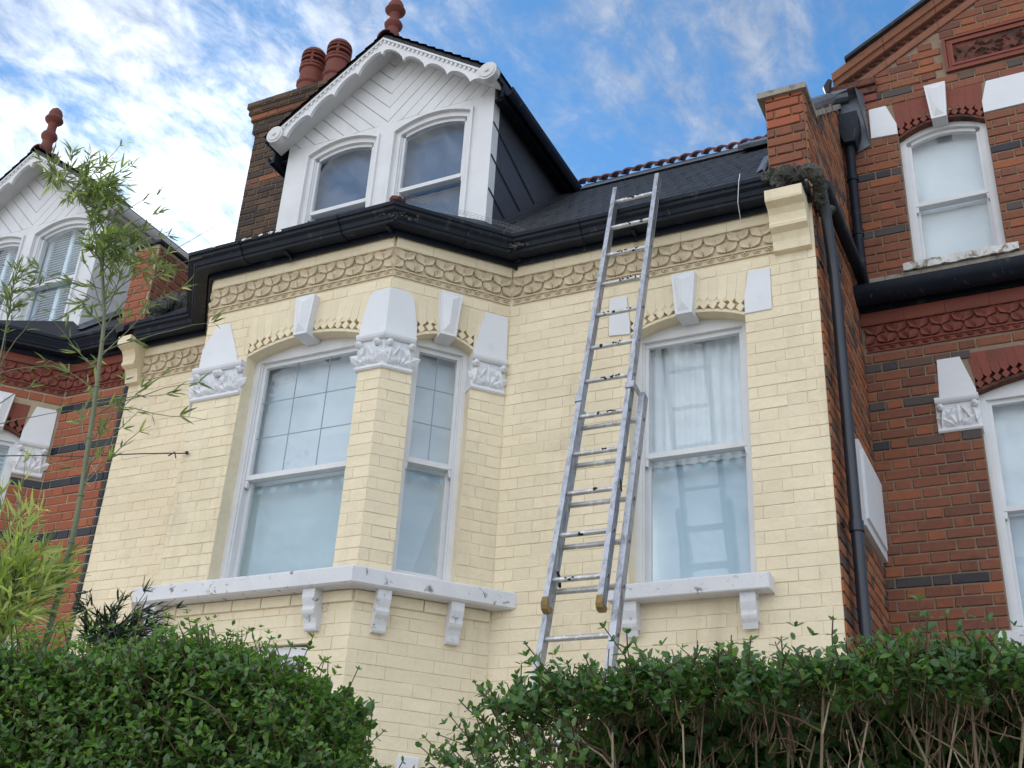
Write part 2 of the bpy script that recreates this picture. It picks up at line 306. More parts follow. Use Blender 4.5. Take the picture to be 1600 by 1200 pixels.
    def blob(s, c, rx, ry, rz, n=8, m=5, jit=0):
        vs = []; fs = []
        for i in range(m+1):
            ph = math.pi*i/m
            for k in range(n):
                th = 2*math.pi*k/n; j = 1+(random.uniform(-jit, jit) if jit else 0)
                vs.append((c[0]+rx*j*math.sin(ph)*math.cos(th), c[1]+ry*j*math.sin(ph)*math.sin(th), c[2]+rz*j*math.cos(ph)))
        for i in range(m):
            for k in range(n): l = (k+1) % n; fs.append((i*n+k, (i+1)*n+k, (i+1)*n+l, i*n+l))
        return s.add(vs, fs)
    def build(s, name, m, parent=None, smooth=False, label=None, kind=None):
        v = np.array(s.v, dtype=float); lo = v.min(0); hi = v.max(0); c = (lo+hi)/2; c[2] = lo[2]
        me = bpy.data.meshes.new(name); me.from_pydata((v-c).tolist(), [], s.f); me.materials.append(m)
        if smooth: me.polygons.foreach_set('use_smooth', [True]*len(me.polygons))
        o = bpy.data.objects.new(name, me); return link(o, tuple(c), parent, label, kind)
def link(o, wpos, parent=None, label=None, kind=None):
    COL.objects.link(o); WP[o.name] = wpos
    if parent: o.parent = parent; pw = WP[parent.name]; o.location = (wpos[0]-pw[0], wpos[1]-pw[1], wpos[2]-pw[2])
    else: o.location = wpos
    if label: o['label'] = label
    if kind: o['kind'] = kind
    return o
def thing(name, label, cat, loc, group=None):
    o = bpy.data.objects.new(name, None); o.empty_display_size = .2; link(o, loc); tag(o, label, cat, group); return o
def tag(o, label, cat, group=None):
    o['label'] = label; o['category'] = cat
    if group: o['group'] = group
    return o
def smooth_angle(o, a=.6):
    me = o.data; me.polygons.foreach_set('use_smooth', [True]*len(me.polygons))
    me.set_sharp_from_angle(angle=a); return o

# --- bricks
_bm = {}
def brick_mesh(kind, style, matname):
    """one brick: chamfered face, edges knocked about; x along, -y outwards"""
    key = (kind, style, random.randrange(14), matname)
    if key in _bm: return _bm[key]
    ln = {'h': .105, 's': .215}[kind[0]]; st = {'painted': (.0368, .0038, .0032, .0030, .0012), 'rough': (.0325, .010, .005, .003, .002), 'crisp': (.0325, .008, .003, .001, .0008)}[style]
    hz, dp, ch, jt, jd = st; r = random.Random(hash(key) & 0xffff if False else (key[2]*37+len(kind)*5+len(style)))
    j = lambda a: r.uniform(-a, a)
    x = ln/2; vs = [(-x, .004, -hz), (x, .004, -hz), (x, .004, hz), (-x, .004, hz)]
    pr = [(-x, -hz), (0, -hz), (x, -hz), (x, 0), (x, hz), (0, hz), (-x, hz), (-x, 0)]
    vs += [(a+(j(jt) if a == 0 else (0 if style == 'painted' else -abs(j(jt)))*(1 if a > 0 else -1)), -dp+ch+j(jd*.5), b-((abs(j(jt)) if style != 'painted' else r.uniform(-.0016, .0042)) if b > 0 else -(abs(j(jt)) if style != 'painted' else r.uniform(-.0016, .0042)) if b < 0 else 0)) for a, b in pr]
    cx_ = .0014 if style == 'painted' else ch
    vs += [(a*(1-cx_/x) + j(jt*.3), -dp+j(jd), b*(1-ch/hz)) for a, b in pr]
    fs = [(0, 1, 6, 5), (0, 5, 4), (1, 2, 8, 7), (1, 7, 6), (2, 3, 10, 9), (2, 9, 8), (3, 0, 4, 11), (3, 11, 10)]
    fs += [(4+i, 4+(i+1) % 8, 12+(i+1) % 8, 12+i) for i in range(8)]
    fs += [(12, 13, 19), (13, 14, 15), (13, 15, 17), (13, 17, 19), (15, 16, 17), (17, 18, 19)]
    me = bpy.data.meshes.new('brick'); me.from_pydata(vs, [], fs); me.materials.append(M[matname]); _bm[key] = me
    return me
def lay(F, s0, s1, z0, z1, holes=(), matf=lambda z, s: 'cream', style='painted', inside=None, d=0, phase=0):
    """Flemish bond; returns bricks as (pos, angle, scale, kind, mat, style)"""
    out = []; k = math.ceil((z0-.01)/.075)
    while k*.075 < z1-.03:
        zb = k*.075; zt = min(zb+.075, z1); zc = (zb+zt)/2; hs = (zt-zb)/.075
        iv = [(s0, s1)]
        for (a, b, c, e) in holes:
            if c < zc < e:
                nv = []
                for (p, q) in iv:
                    if b <= p or a >= q: nv.append((p, q)); continue
                    if a > p: nv.append((p, a))
                    if b < q: nv.append((b, q))
                iv = nv
        per = .345; off = (.0862*2 if k % 2 else 0)+phase
        for (p, q) in iv:
            n = math.floor((p-off)/per)-1
            while n*per+off < q:
                for kind, a, b in (('s', n*per+off, n*per+off+.23), ('h', n*per+off+.23, n*per+off+.345)):
                    a2 = max(a, p); b2 = min(b, q)
                    if b2-a2 < .022: continue
                    g = .0 if style == 'painted' else .0
                    ln = b2-a2-(random.choice((.0035, .0025, -.0015)) if style == 'painted' else .010)
                    kk = 'h' if ln < .15 else 's'; sc_ = ln/(.105 if kk == 'h' else .215)
                    c = (a2+b2)/2
                    if inside and not inside(c, zc): continue
                    out.append((F.pt(c, d, zc), F.ang, (sc_, 1, hs), kk, matf(k, c), style))
                n += 1
        k += 1
    return out
def place_bricks(bl, parent, limit=300, keep=None):
    """the bricks that show largest become objects, the rest one part"""
    def size(b):
        p = b[0]; x, y, z = proj(p)
        if not (-15 < x < 1615 and -15 < y < 1215): return 0
        ca, sa = math.cos(b[1]), math.sin(b[1]); ln = (.105 if b[3] == 'h' else .215)*b[2][0]
        v = (CAM-Vector(p)).normalized(); nn = Vector((sa, -ca, 0)).dot(v)
        return max(0, nn)*ln/(z*z) * (1 if not keep or keep(p) else .05)
    bl = sorted(bl, key=size, reverse=True)
    for b in bl[:limit]:
        if size(b) <= 0: limit = 0; break
    k = min(limit, sum(1 for b in bl if size(b) > 0)) if limit else sum(1 for b in bl[:300] if size(b) > 0)
    for b in bl[:k]:
        o = bpy.data.objects.new('brick', brick_mesh(b[3], b[5], b[4])); pt_ = b[5] == 'painted'; tl = random.gauss(0, .022) if pt_ else random.gauss(0, .012); ro = random.gauss(0, .0045) if pt_ else random.gauss(0, .006); o.rotation_euler = (tl, ro, b[1]); o.scale = b[2]
        dd = random.gauss(0, .0007) if pt_ else random.gauss(0, .0015); link(o, (b[0][0]+math.sin(b[1])*dd, b[0][1]-math.cos(b[1])*dd, b[0][2]), parent)
    rest = {}
    for b in bl[k:]: rest.setdefault(b[4], []).append(b)
    if rest:
        V = []; Fs = []; mi = []; mats = list(rest)
        for i, mn in enumerate(mats):
            for b in rest[mn]:
                me = brick_mesh(b[3], b[5], mn); ca, sa = math.cos(b[1]), math.sin(b[1]); base = len(V)
                ty = random.gauss(0, .022) if b[5] == 'painted' else random.gauss(0, .012)
                for v in me.vertices:
                    x, y, z = v.co.x*b[2][0], v.co.y+v.co.z*ty, v.co.z*b[2][2]
                    V.append((b[0][0]+ca*x-sa*y, b[0][1]+sa*x+ca*y, b[0][2]+z))
                for p in me.polygons: Fs.append(tuple(base+q for q in p.vertices)); mi.append(i)
        mb = MB(); mb.v = V; mb.f = Fs; o = mb.build('brickwork', M[mats[0]], parent, kind='stuff')
        for mn in mats[1:]: o.data.materials.append(M[mn])
        o.data.polygons.foreach_set('material_index', mi)
def wall(F, s0, s1, z0, z1, holes, m, parent, t=.24, name='wall', d=0):
    xs = sorted({s0, s1, *[h[0] for h in holes], *[h[1] for h in holes]}); zs = sorted({z0, z1, *[h[2] for h in holes], *[h[3] for h in holes]})
    xs = [x for x in xs if s0 <= x <= s1]; zs = [z for z in zs if z0 <= z <= z1]
    mb = MB()
    for i in range(len(xs)-1):
        j = 0
        while j < len(zs)-1:
            c = ((xs[i]+xs[i+1])/2, (zs[j]+zs[j+1])/2)
            if any(h[0] < c[0] < h[1] and h[2] < c[1] < h[3] for h in holes): j += 1; continue
            e = j+1
            while e < len(zs)-1 and not any(h[0] < c[0] < h[1] and h[2] < (zs[e]+zs[e+1])/2 < h[3] for h in holes): e += 1
            mb.box(F, xs[i], xs[i+1], d-t, d, zs[j], zs[e]); j = e
    return mb.build(name, m, parent)

# --- sash window in an opening
def window(F, parent, s0, s1, z0, zs, zr, rise, fd, top_mat, low_mat, bars=None, squares=0, pleats=False, tm='timber', arched=False, louvres=False, fw=.045, low_split=None):
    mid = (s0+s1)/2; hw = (s1-s0)/2
    arc = lambda x: zs+rise*(1-((x-mid)/hw)**2)
    f = MB(); dp = .10
    f.box(F, s0, s0+fw, fd-dp, fd, z0, zs); f.box(F, s1-fw, s1, fd-dp, fd, z0, zs)
    f.box(F, s0+fw, s1-fw, fd-dp, fd-.004, z0, z0+.035)
    hz = .046
    n = 10; xs = [s0+(s1-s0)*i/n for i in range(n+1)]
    if arched: gt = lambda x: arc(x)-hz
    else: gt = lambda x: zs-hz
    for i in range(n):
        a, b = xs[i], xs[i+1]; za, zb = (gt(a), gt(b)) if arched else (zs-hz, zs-hz)
        f.poly(F, [(a, za), (b, zb), (b, arc(b)), (a, arc(a))], fd-dp, fd-.002)
    # staff bead
    f.box(F, s0+fw-.004, s0+fw+.010, fd-.03, fd-.014, z0+.035, zs-hz); f.box(F, s1-fw-.010, s1-fw+.004, fd-.03, fd-.014, z0+.035, zs-hz)
    win = f.build('window', M[tm], parent)
    a0, a1 = s0+fw, s1-fw; st = .032; du = fd-.028; dl = fd-.066
    u = MB(); u.box(F, a0, a0+st, du-.035, du, zr+.002, zs-hz); u.box(F, a1-st, a1, du-.035, du, zr+.002, zs-hz)
    u.box(F, a0+st, a1-st, du-.035, du-.001, zr, zr+.035)
    for i in range(n):
        a, b = a0+st+(a1-a0-2*st)*i/n, a0+st+(a1-a0-2*st)*(i+1)/n
        ta, tb = gt(a), gt(b); u.poly(F, [(a, ta-.03), (b, tb-.03), (b, tb), (a, ta)], du-.035, du-.001)
    for a in (a0+.002, a1-st+.002):                     # sash horns
        u.poly(F, [(a, zr), (a+.008, zr-.045), (a+.022, zr-.052), (a+.026, zr-.03), (a+st-.004, zr)], du-.03, du-.003)
    u.build('upper_sash', M[tm], win)
    l = MB(); l.box(F, a0, a0+st, dl-.035, dl, z0+.035, zr+.035); l.box(F, a1-st, a1, dl-.035, dl, z0+.035, zr+.035)
    l.box(F, a0+st, a1-st, dl-.035, dl-.001, zr+.002, zr+.035); l.box(F, a0+st, a1-st, dl-.035, dl-.001, z0+.035, z0+.095)
    l.build('lower_sash', M[tm], win)
    p = MB(); q = MB()
    zt = min(gt(a0+st), gt(a1-st)) - .0
    pts = [(a0+st-.004, zr+.03)]+[(a1-st+.004, zr+.03)]+[(a1-st+.004-(a1-a0-2*st+.008)*i/n, gt(a1-st+.004-(a1-a0-2*st+.008)*i/n)-.026) for i in range(n+1)]
    p.poly(F, pts, du-.02, du-.016); p.build('pane', M['glass'], win)
    q.box(F, a0+st-.004, a1-st+.004, dl-.02, dl-.016, z0+.09, zr+.006); q.build('pane', M['glass'], win)
    # what stands behind the panes
    c = MB(); bz = fd-.14
    if pleats:
        m_ = 60; vs = []; fs = []
        for i in range(m_+1):
            x = s0-.0+(s1-s0)*i/m_; dd = bz+.012*math.sin(i*1.13)+.006*math.sin(i*.37+1)
            vs += [F.pt(x, dd, zr-.02), F.pt(x, dd, zs+rise)]
        for i in range(m_): fs.append((2*i, 2*i+2, 2*i+3, 2*i+1))
        c.add(vs, fs); c.build('curtain', M[top_mat], win, smooth=True)
    elif louvres:
        for k in range(40):
            z = z0+.08+k*(zs+rise-z0-.1)/40
            vs = [F.pt(a0+.05, bz-.012, z+.020), F.pt(a1-.05, bz-.012, z+.020), F.pt(a1-.05, bz+.014, z), F.pt(a0+.05, bz+.014, z), F.pt(a0+.05, bz-.006, z+.024), F.pt(a1-.05, bz-.006, z+.024), F.pt(a1-.05, bz+.020, z+.004), F.pt(a0+.05, bz+.020, z+.004)]
            c.add(vs, [(0, 1, 2, 3), (7, 6, 5, 4), (0, 3, 7, 4), (1, 5, 6, 2), (3, 2, 6, 7), (0, 4, 5, 1)])
        for a in (a0+.005, (a0+a1)/2-.02, a1-.05): c.box(F, a, a+.045, bz-.012, bz+.022, z0+.03, zs+rise)
        c.build('shutter', M['shutter'], win)
        b = MB(); b.box(F, s0, s1, bz-.10, bz-.09, z0, zs+rise); b.build('backing_blind', M['blue_net'], win)
    else:
        c.box(F, s0, s1, bz-.01, bz, zr, zs+rise); c.build('curtain', M[top_mat], win)
    if not louvres:
        b = MB(); b.box(F, s0, s1, bz-.03, bz-.02, z0, zr+.12); b.build('obscured_panel', M[low_mat], win)
        if low_split: b = MB(); b.box(F, s0, s1, bz-.019, bz-.012, z0, low_split); b.build('lower_net', M['frost_grey'], win)
    if squares:
        sq = MB(); wdt = (a1-a0-2*st)
        for i in range(squares):
            x = a0+st+wdt*(i+.55)/(squares+.1); sq.box(F, x-.019, x+.019, dl-.024, dl-.0225, zr-.085, zr-.050)
        sq.build('square_band', M['film_edge'], win)
    if bars:
        g = MB(); nv, nh = bars; w0, w1 = a0+st, a1-st; zb, ztp = zr+.035, zs-hz-.03
        for i in range(1, nv+1): x = w0+(w1-w0)*i/(nv+1); g.box(F, x-.0025, x+.0025, du-.0155, du-.012, zb, ztp)
        for i in range(1, nh+1): z = zb+(ztp-zb)*i/(nh+1); g.box(F, w0, w1, du-.0150, du-.0118, z-.0025, z+.0025)
        g.build('glazing_bars', M['leadline'], win)
    return win

def arch(F, parent, s0, s1, zs, rise, m_v, m_soffit, dz=.30, white=True, key=(.075, .055), blk=(.15, .17), skip_left=False, kw=None, back_mat=None, block_polys=None, top=None, proud=.004):
    """flat-topped segmental arch: voussoirs whose tips form a row of lozenges, keystone, end blocks"""
    mid = (s0+s1)/2; hw = (s1-s0)/2; arc = lambda x: zs+rise*(1-((x-mid)/hw)**2)
    n = 12; b = MB()
    for i in range(n):                                # soffit slab over the reveal and lozenge recess
        a, c = s0+(s1-s0)*i/n, s0+(s1-s0)*(i+1)/n
        b.poly(F, [(a, arc(a)), (c, arc(c)), (c, arc(c)+.02), (a, arc(a)+.02)], -.24, -.001)
        b.poly(F, [(a, arc(a)+.02), (c, arc(c)+.02), (c, zs+rise+.12), (a, zs+rise+.12)], -.24, -.030)
    b.build('arch_soffit', M[m_soffit], parent)
    per = .057; cnt = max(1, round((s1-s0)/per)); per = (s1-s0)/cnt; lz = .068; T = top or zs+.30
    for i in range(cnt):
        x = s0+per*(i+.5)
        if abs(x-mid) < .052: continue
        z0 = arc(x)+.012; a = per/2-.0002; tilt = (x-mid)*.45
        o = MB(); o.poly(F, [(x, z0), (x+a*.98, z0+lz*.5), (x+a*.22, z0+lz*.90), (x-a*.22, z0+lz*.90), (x-a*.98, z0+lz*.5)], -.031, proud+.002, .002)
        zt = arc(x)+.012+lz*1.26; o.poly(F, [(x-a*.22, z0+lz*.901), (x+a*.22, z0+lz*.901), (x+a, zt), (x+a*1.05+tilt*.12, T), (x-a*1.05+tilt*.12, T), (x-a, zt)], -.031, proud+random.uniform(-.0003, .0003))
        o.build('voussoir', M[m_v], parent)
    if True:
        k = MB(); kb = arc(mid)-.030; kt = zs+.355 if top is None else top+.05; tw, bw = .078, .055
        k.poly(F, [(mid-bw, kb), (mid+bw, kb), (mid+tw, kt), (mid-tw, kt)], -.10, .062, 0)
        # raised faceted panel
        i_ = .016; P = [(mid-bw+i_, kb+.022), (mid+bw-i_, kb+.02), (mid+tw-i_, kt-.018), (mid-tw+i_, kt-.018)]
        vs = [F.pt(a, .0625, z) for a, z in P]+[F.pt(mid-.004, .084, kb+.075), F.pt(mid+.004, .084, kt-.065)]
        k.add(vs, [(0, 1, 4), (1, 2, 5, 4), (2, 3, 5), (3, 0, 4, 5)])
        k.build('keystone', M['white_stone'], parent)
def console(F, parent, s, zt, w_=.085, h=.235, d=.10, m='white_sill'):
    """scrolled bracket under a sill, stepped profile extruded along s"""
    pr = [(0, 0), (0, h), (d, h), (d, h-.055), (d*.93, h-.075), (d*.82, h-.10), (d*.80, h-.112), (d*.88, h-.117), (d*.88, h-.128), (d*.80, h-.145), (d*.62, h-.165), (d*.5, h-.195), (d*.46, .01), (d*.40, 0)]
    mb = MB(); n = len(pr); z0 = zt-h
    vs = [F.pt(s-w_/2, a, z0+b) for a, b in pr]+[F.pt(s+w_/2, a, z0+b) for a, b in pr]
    fs = [tuple(range(n)), tuple(reversed(range(n, 2*n)))]+[(i, n+i, n+(i+1) % n, (i+1) % n) for i in range(n)]
    mb.add(vs, fs); return mb.build('bracket', M[m], parent)
_ft = {}
def frieze(F, parent, s0, s1, mname, z=(5.70, 5.85), zb=(5.64, 5.695)):
    """row of rosette tiles over a narrow row of looped border tiles"""
    n = max(1, round((s1-s0)/.15)); wd = (s1-s0)/n
    key = (round(wd, 4), mname)
    F0 = Fr((0, 0), (1, 0))
    if key not in _ft:
        h = z[1]-z[0]; t = MB(); t.box(F0, -wd/2+.001, wd/2-.001, -.01, .003, 0, h)
        cz = h/2; ang = math.atan2(h, wd)
        for sx, sz in ((1, 1), (-1, 1), (-1, -1), (1, -1)):
            a2 = math.atan2(sz*h, sx*wd); ln = math.hypot(wd/2, h/2)*.96
            ca, sa = math.cos(a2), math.sin(a2)
            def q(tt, w_, hh): return F0.pt(ca*tt-sa*w_, hh, cz+sa*tt+ca*w_)
            W = .030; R1 = [q(.010, 0, .014), q(ln*.24, W*.50, .016), q(ln*.52, W, .025), q(ln*.78, W*.62, .026), q(ln, 0, .020), q(ln*.78, -W*.62, .026), q(ln*.52, -W, .025), q(ln*.24, -W*.50, .016)]
            R0 = [q(.0, 0, .003), q(ln*.30, W*.62, .003), q(ln*.60, W, .003), q(ln*.84, W*.62, .003), q(ln, 0, .003), q(ln*.84, -W*.62, .003), q(ln*.60, -W, .003), q(ln*.30, -W*.62, .003)]
            vs = R1+R0+[q(ln*.55, 0, .009), q(ln*.85, 0, .012)]
            t.add(vs, [(0, 16, 1), (1, 16, 2), (2, 16, 17), (2, 17, 3), (3, 17, 4), (4, 17, 5), (5, 17, 6), (6, 17, 16), (6, 16, 7), (7, 16, 0)]+[(8+i, 8+(i+1) % 8, (i+1) % 8, i) for i in range(8)])
        t.blob((0, -.022, cz), .013, .011, .013, 8, 4)
        me = bpy.data.meshes.new('frieze_tile'); me.from_pydata(t.v, [], t.f); me.materials.append(M[mname]); me.polygons.foreach_set('use_smooth', [False]*len(me.polygons))
        hb = zb[1]-zb[0]; t = MB(); t.box(F0, -wd/2+.001, wd/2-.001, -.01, .004, 0, hb)
        t.box(F0, -wd/2+.001, wd/2-.001, .004, .014, hb-.010, hb); t.box(F0, -wd/2+.001, wd/2-.001, .004, .012, 0, .007)
        for x in (-wd/4, wd/4):
            for sg in (-1, 1):
                t.leaf(F0, x, .010, .004, math.pi/2+sg*.75, .042, .020, .014)
            t.blob((x, -.012, .034), .008, .008, .008, 6, 3)
        me2 = bpy.data.meshes.new('border_tile'); me2.from_pydata(t.v, [], t.f); me2.materials.append(M[mname])
        _ft[key] = (me, me2)
    me, me2 = _ft[key]
    for i in range(n):
        for nm, mm, zz_ in (('frieze_tile', me, z[0]), ('border_tile', me2, zb[0])):
            o = bpy.data.objects.new(nm, mm); o.rotation_euler = (0, 0, F.ang); link(o, F.pt(s0+wd*(i+.5), random.uniform(0, .0015), zz_+random.uniform(-.001, .001)), parent)
def cornice_blocks(F, parent, s0, s1, mname, z0=5.855, z1=5.955, d=.028):
    n = max(1, round((s1-s0)/.29)); xs = [s0+(s1-s0)*i/n+(random.uniform(-.03, .03) if 0 < i < n else 0) for i in range(n+1)]
    for i in range(n):
        mb = MB(); pr = [(-.01, z0), (d*.75, z0), (d*.9, z0+.008), (d, z0+.03), (d, z1), (-.01, z1)]; a, b = xs[i]+.001, xs[i+1]-.001
        m = len(pr); vs = [F.pt(a, p, q) for p, q in pr]+[F.pt(b, p, q) for p, q in pr]
        mb.add(vs, [tuple(range(m)), tuple(reversed(range(m, 2*m)))]+[(k, m+k, m+(k+1) % m, (k+1) % m) for k in range(m)])
        mb.build('cornice_block', M[mname], parent)
def capital(path, parent, z0=4.945, z1=5.20, frs=()):
    """carved capital wrapping a pier: necking, bell, abacus, carved leaves; frs = [(frame, s0, s1)]"""
    mb = MB()
    mb.sweep(path, [(-.10, z0), (.016, z0), (.026, z0+.010), (.024, z0+.022), (.008, z0+.034), (.012, z1-.05), (.014, z1-.045), (-.10, z1-.045)])
    mb.sweep(path, [(-.10, z1-.044), (.030, z1-.044), (.042, z1-.034), (.048, z1-.020), (.048, z1-.004), (-.10, z1-.004)])
    cap = mb.build('capital', M['white_stone'], parent)
    lf = MB()
    for F, a, b in frs:
        c = (a+b)/2; wd = b-a; zb = z0+.036; H = z1-z0-.085
        for k in range(-2, 3):
            lf.leaf(F, c+k*.010, zb+.004, .010, math.pi/2-k*.50, H*(.98-.05*abs(k)), .075, .026)
        for sg in (-1, 1):
            lf.leaf(F, c+sg*wd*.46, zb, .010, math.pi/2+sg*.15, H*.9, .05, .034)
            lf.leaf(F, c+sg*wd*.30, zb+H*.25, .014, math.pi/2+sg*.5, H*.7, .04, .034)
            p = F.pt(c+sg*wd*.44, .034, z1-.074); lf.blob(p, .026, .026, .024, 8, 5)
            p = F.pt(c+sg*wd*.44, .056, z1-.074); lf.blob(p, .012, .012, .012, 6, 4)
    lf.build('carved_leaves', M['white_stone'], cap)
    return cap

# ------------------------------------------------------------------ ground
g = MB(); g.add([(-400, -400, 0), (400, -400, 0), (400, 400, 0), (-400, 400, 0)], [(0, 1, 2, 3)])
o = g.build('ground', M['soil']); o['kind'] = 'structure'
g = MB(); FM = Fr((0, 0), (1, 0))
g.add([(-60, -4.6, .06), (60, -4.6, .06), (60, -7.2, .06), (-60, -7.2, .06), (-60, -4.6, 0), (60, -4.6, 0), (60, -7.2, -.1), (-60, -7.2, -.1)], [(3, 2, 1, 0), (3, 7, 6, 2), (0, 1, 5, 4)])
o = g.build('pavement', M['paving']); o['kind'] = 'structure'
g = MB(); g.add([(-200, -15, .004), (200, -15, .004), (200, -7.202, .004), (-200, -7.202, .004)], [(0, 1, 2, 3)])
o = g.build('road', M['asphalt']); o['kind'] = 'structure'
g = MB(); g.add([(-12, -3.2, .008), (6, -3.2, .008), (6, -.02, .008), (-12, -.02, .008)], [(0, 1, 2, 3)])
o = g.build('front_yard_paving', M['paving']); o['kind'] = 'structure'

# ------------------------------------------------------------------ the cream painted house
H = thing('terraced_house', 'cream painted brick terraced house with a canted bay, white gabled dormer and black gutters', 'house', (-3.85, 0, 0))
XL, XR = -6.62, -1.10
C0, C1, I0, I1 = (-5.272, -.64), (-3.743, -.64), (-5.835, 0), (-3.18, 0)
FBF = Fr((0, -.64), (1, 0)); FBS = Fr(C1, (I1[0]-C1[0], I1[1]-C1[1])); FBL = Fr(I0, (C0[0]-I0[0], C0[1]-I0[1])); FSD = Fr((XR, 0), (0, 1))
LS = math.hypot(I1[0]-C1[0], I1[1]-C1[1])
WT = 5.955; SILL = 3.60
hm = (-2.30, -1.55, 3.56, 5.36)
wall(FM, I1[0], XR-.001, 0, WT, [hm], M['cream_joint'], H, t=.12); wall(FM, XL, I0[0], 0, WT, [], M['cream_joint'], H)
hf = (-4.86, -3.92, SILL, 5.36); hs_ = (.206, .606, SILL, 5.36)
hg = (-4.72, -4.02, 1.0, 3.20)
wall(FBF, C0[0], C1[0], 0, WT, [hf, hg], M['cream_joint'], H); wall(FBS, 0, LS, 0, WT, [hs_], M['cream_joint'], H, t=.15); wall(FBL, 0, LS, 0, WT, [(.25, .6, SILL, 5.36)], M['cream_joint'], H, t=.15)
BR = []
cz = lambda z, s: 'cream'
BR += lay(FM, I1[0]+.005, XR, 1.2, 5.62, [(-2.30, -1.55, 3.56, 5.24), (-2.30, -1.55, 5.24, 5.54), (-2.45, -2.30, 5.24, 5.53), (-1.55, -1.382, 5.235, 5.54), (-1.995, -1.83, 5.4, 5.6), (-2.37, -1.46, 3.46, 3.56)], cz)
BR += lay(FM, XL, I0[0], 1.2, 5.62, [], cz, phase=.03)
BR += lay(FBF, C0[0], C1[0], 1.2, 5.62, [(-4.86, -3.92, SILL, 5.54), (-5.3, -4.87, 4.945, 5.20), (-5.3, -4.97, 5.20, 5.34), (-5.22, -5.04, 5.34, 5.50), (-3.94, -3.7, 4.945, 5.53), hg, (-4.565, -4.39, 5.4, 5.6)], cz, phase=C1[0])
BR += lay(FBS, 0, LS-.005, 1.2, 5.62, [(.206, .606, SILL, 5.54), (-.1, .206, 4.945, 5.53), (.606, 1, 4.945, 5.53), (.33, .47, 5.4, 5.6)], cz)
BR += lay(FBL, 0, LS, 1.2, 5.62, [(.25, .6, SILL, 5.54), (.6, 1, 4.945, 5.53)], cz)
# right hand party wall: bare brick on its side, parapet upstand above the gutter
sd_top = lambda y: 6.85 if y < .29 else 6.85+(y-.28)*.845
mb = MB(); mb.poly(FSD, [(0.004, 0), (1.51, 0), (1.51, 7.88), (.28, 6.85), (0.004, 6.85)], -.255, 0); mb.build('party_wall', M['mortar_grey'], H)
SBR = lay(FSD, .0, 1.51, 1.5, 7.88, [(.75, 1.52, 4.08, 4.65)], lambda k, s: 'blue' if k % 10 == 3 and k > 60 else 'sidebrick', 'rough', inside=lambda s, z: z < sd_top(s)-.03)
PBR = lay(FM, -1.355, -1.10, 6.10, 6.86, [], lambda k, s: 'red' if k >= 88 else 'redmix', 'rough', phase=-1.355)
place_bricks(BR+PBR, H)
mb = MB()                                              # side wall bricks, seen at a grazing angle
for b in SBR:
    me = brick_mesh(b[3], b[5], b[4]); ca, sa = math.cos(b[1]), math.sin(b[1]); mb.add([(b[0][0]+ca*v.co.x*b[2][0]-sa*v.co.y, b[0][1]+sa*v.co.x*b[2][0]+ca*v.co.y, b[0][2]+v.co.z*b[2][2]) for v in me.vertices], [tuple(p.vertices) for p in me.polygons])
mb.build('side_brickwork', M['sidebrick'], H, kind='stuff')
# frieze, cornice course, string below
for F, a, b in ((FM, I1[0]+.02, -1.345), (FM, -6.50, I0[0]-.02), (FBF, C0[0], C1[0]), (FBS, 0, LS-.01), (FBL, .01, LS)):
    frieze(F, H, a, b, 'cream_orn'); cornice_blocks(F, H, a, b, 'cream')
# arches, keystones, blocks
arch(FM, H, -2.30, -1.55, 5.235, .085, 'cream', 'cream_joint', top=5.54)
arch(FBF, H, -4.86, -3.92, 5.235, .085, 'cream', 'cream_joint', top=5.54)
arch(FBS, H, .206, .606, 5.235, .06, 'cream', 'cream_joint', top=5.54)
for F, pts in ((FM, [(-2.445, 5.255), (-2.30, 5.24), (-2.30, 5.33), (-2.325, 5.525), (-2.355, 5.535), (-2.445, 5.535)]),
               (FM, [(-1.55, 5.235), (-1.382, 5.235), (-1.382, 5.53), (-1.515, 5.54), (-1.55, 5.36)]),
               (FBS, [(.606, 5.19), (.845, 5.19), (.835, 5.54), (.67, 5.54), (.612, 5.27)]),
               (FBF, [(-5.272, 5.19), (-4.93, 5.19), (-4.95, 5.27), (-5.06, 5.53), (-5.17, 5.54), (-5.272, 5.36)])):
    mb = MB(); mb.poly(F, pts, -.20, .014, .003); mb.build('impost_block', M['white_stone'], H)
mb = MB()                                              # the block that turns the bay corner
def corner_block(C, Fa, Fb, la, lb, z0, z1):
    mb = MB(); k = math.tan(math.acos(max(-1, min(1, Fa.u[0]*Fb.u[0]+Fa.u[1]*Fb.u[1])))/2)
    for dd in (.014,):
        A = lambda s, d, z: Fa.pt((C[0]-Fa.o[0])*Fa.u[0]+(C[1]-Fa.o[1])*Fa.u[1]+s, d, z); B = lambda s, d, z: Fb.pt(s, d, z)
        e = k*dd
        rows = [(z0, la, lb), (z0+.08, la, lb), (z1-.03, la-.045, lb-.045), (z1, la-.10, lb-.10)]
        vs = []; fs = []
        for z, a, b in rows: vs += [A(-a, -.1, z), A(-a, dd, z), A(e, dd, z), B(b, dd, z), B(b, -.1, z)]
        for i in range(3):
            for j in range(4): fs.append((i*5+j, i*5+j+1, i*5+j+6, i*5+j+5))
        fs += [(4, 3, 2, 1, 0), (15, 16, 17, 18, 19)]
        mb.add(vs, fs)
    return mb.build('impost_block', M['white_stone'], H)
corner_block(C1, FBF, FBS, .195, .205, 5.195, 5.54)
capital([FBF.pt(-3.935, 0, 0)[:2], C1, FBS.pt(.20, 0, 0)[:2]], H, frs=[(FBF, -3.925, -3.765), (FBS, .02, .19)])
capital([FBS.pt(.60, 0, 0)[:2], FBS.pt(.84, 0, 0)[:2]], H, frs=[(FBS, .61, .83)])
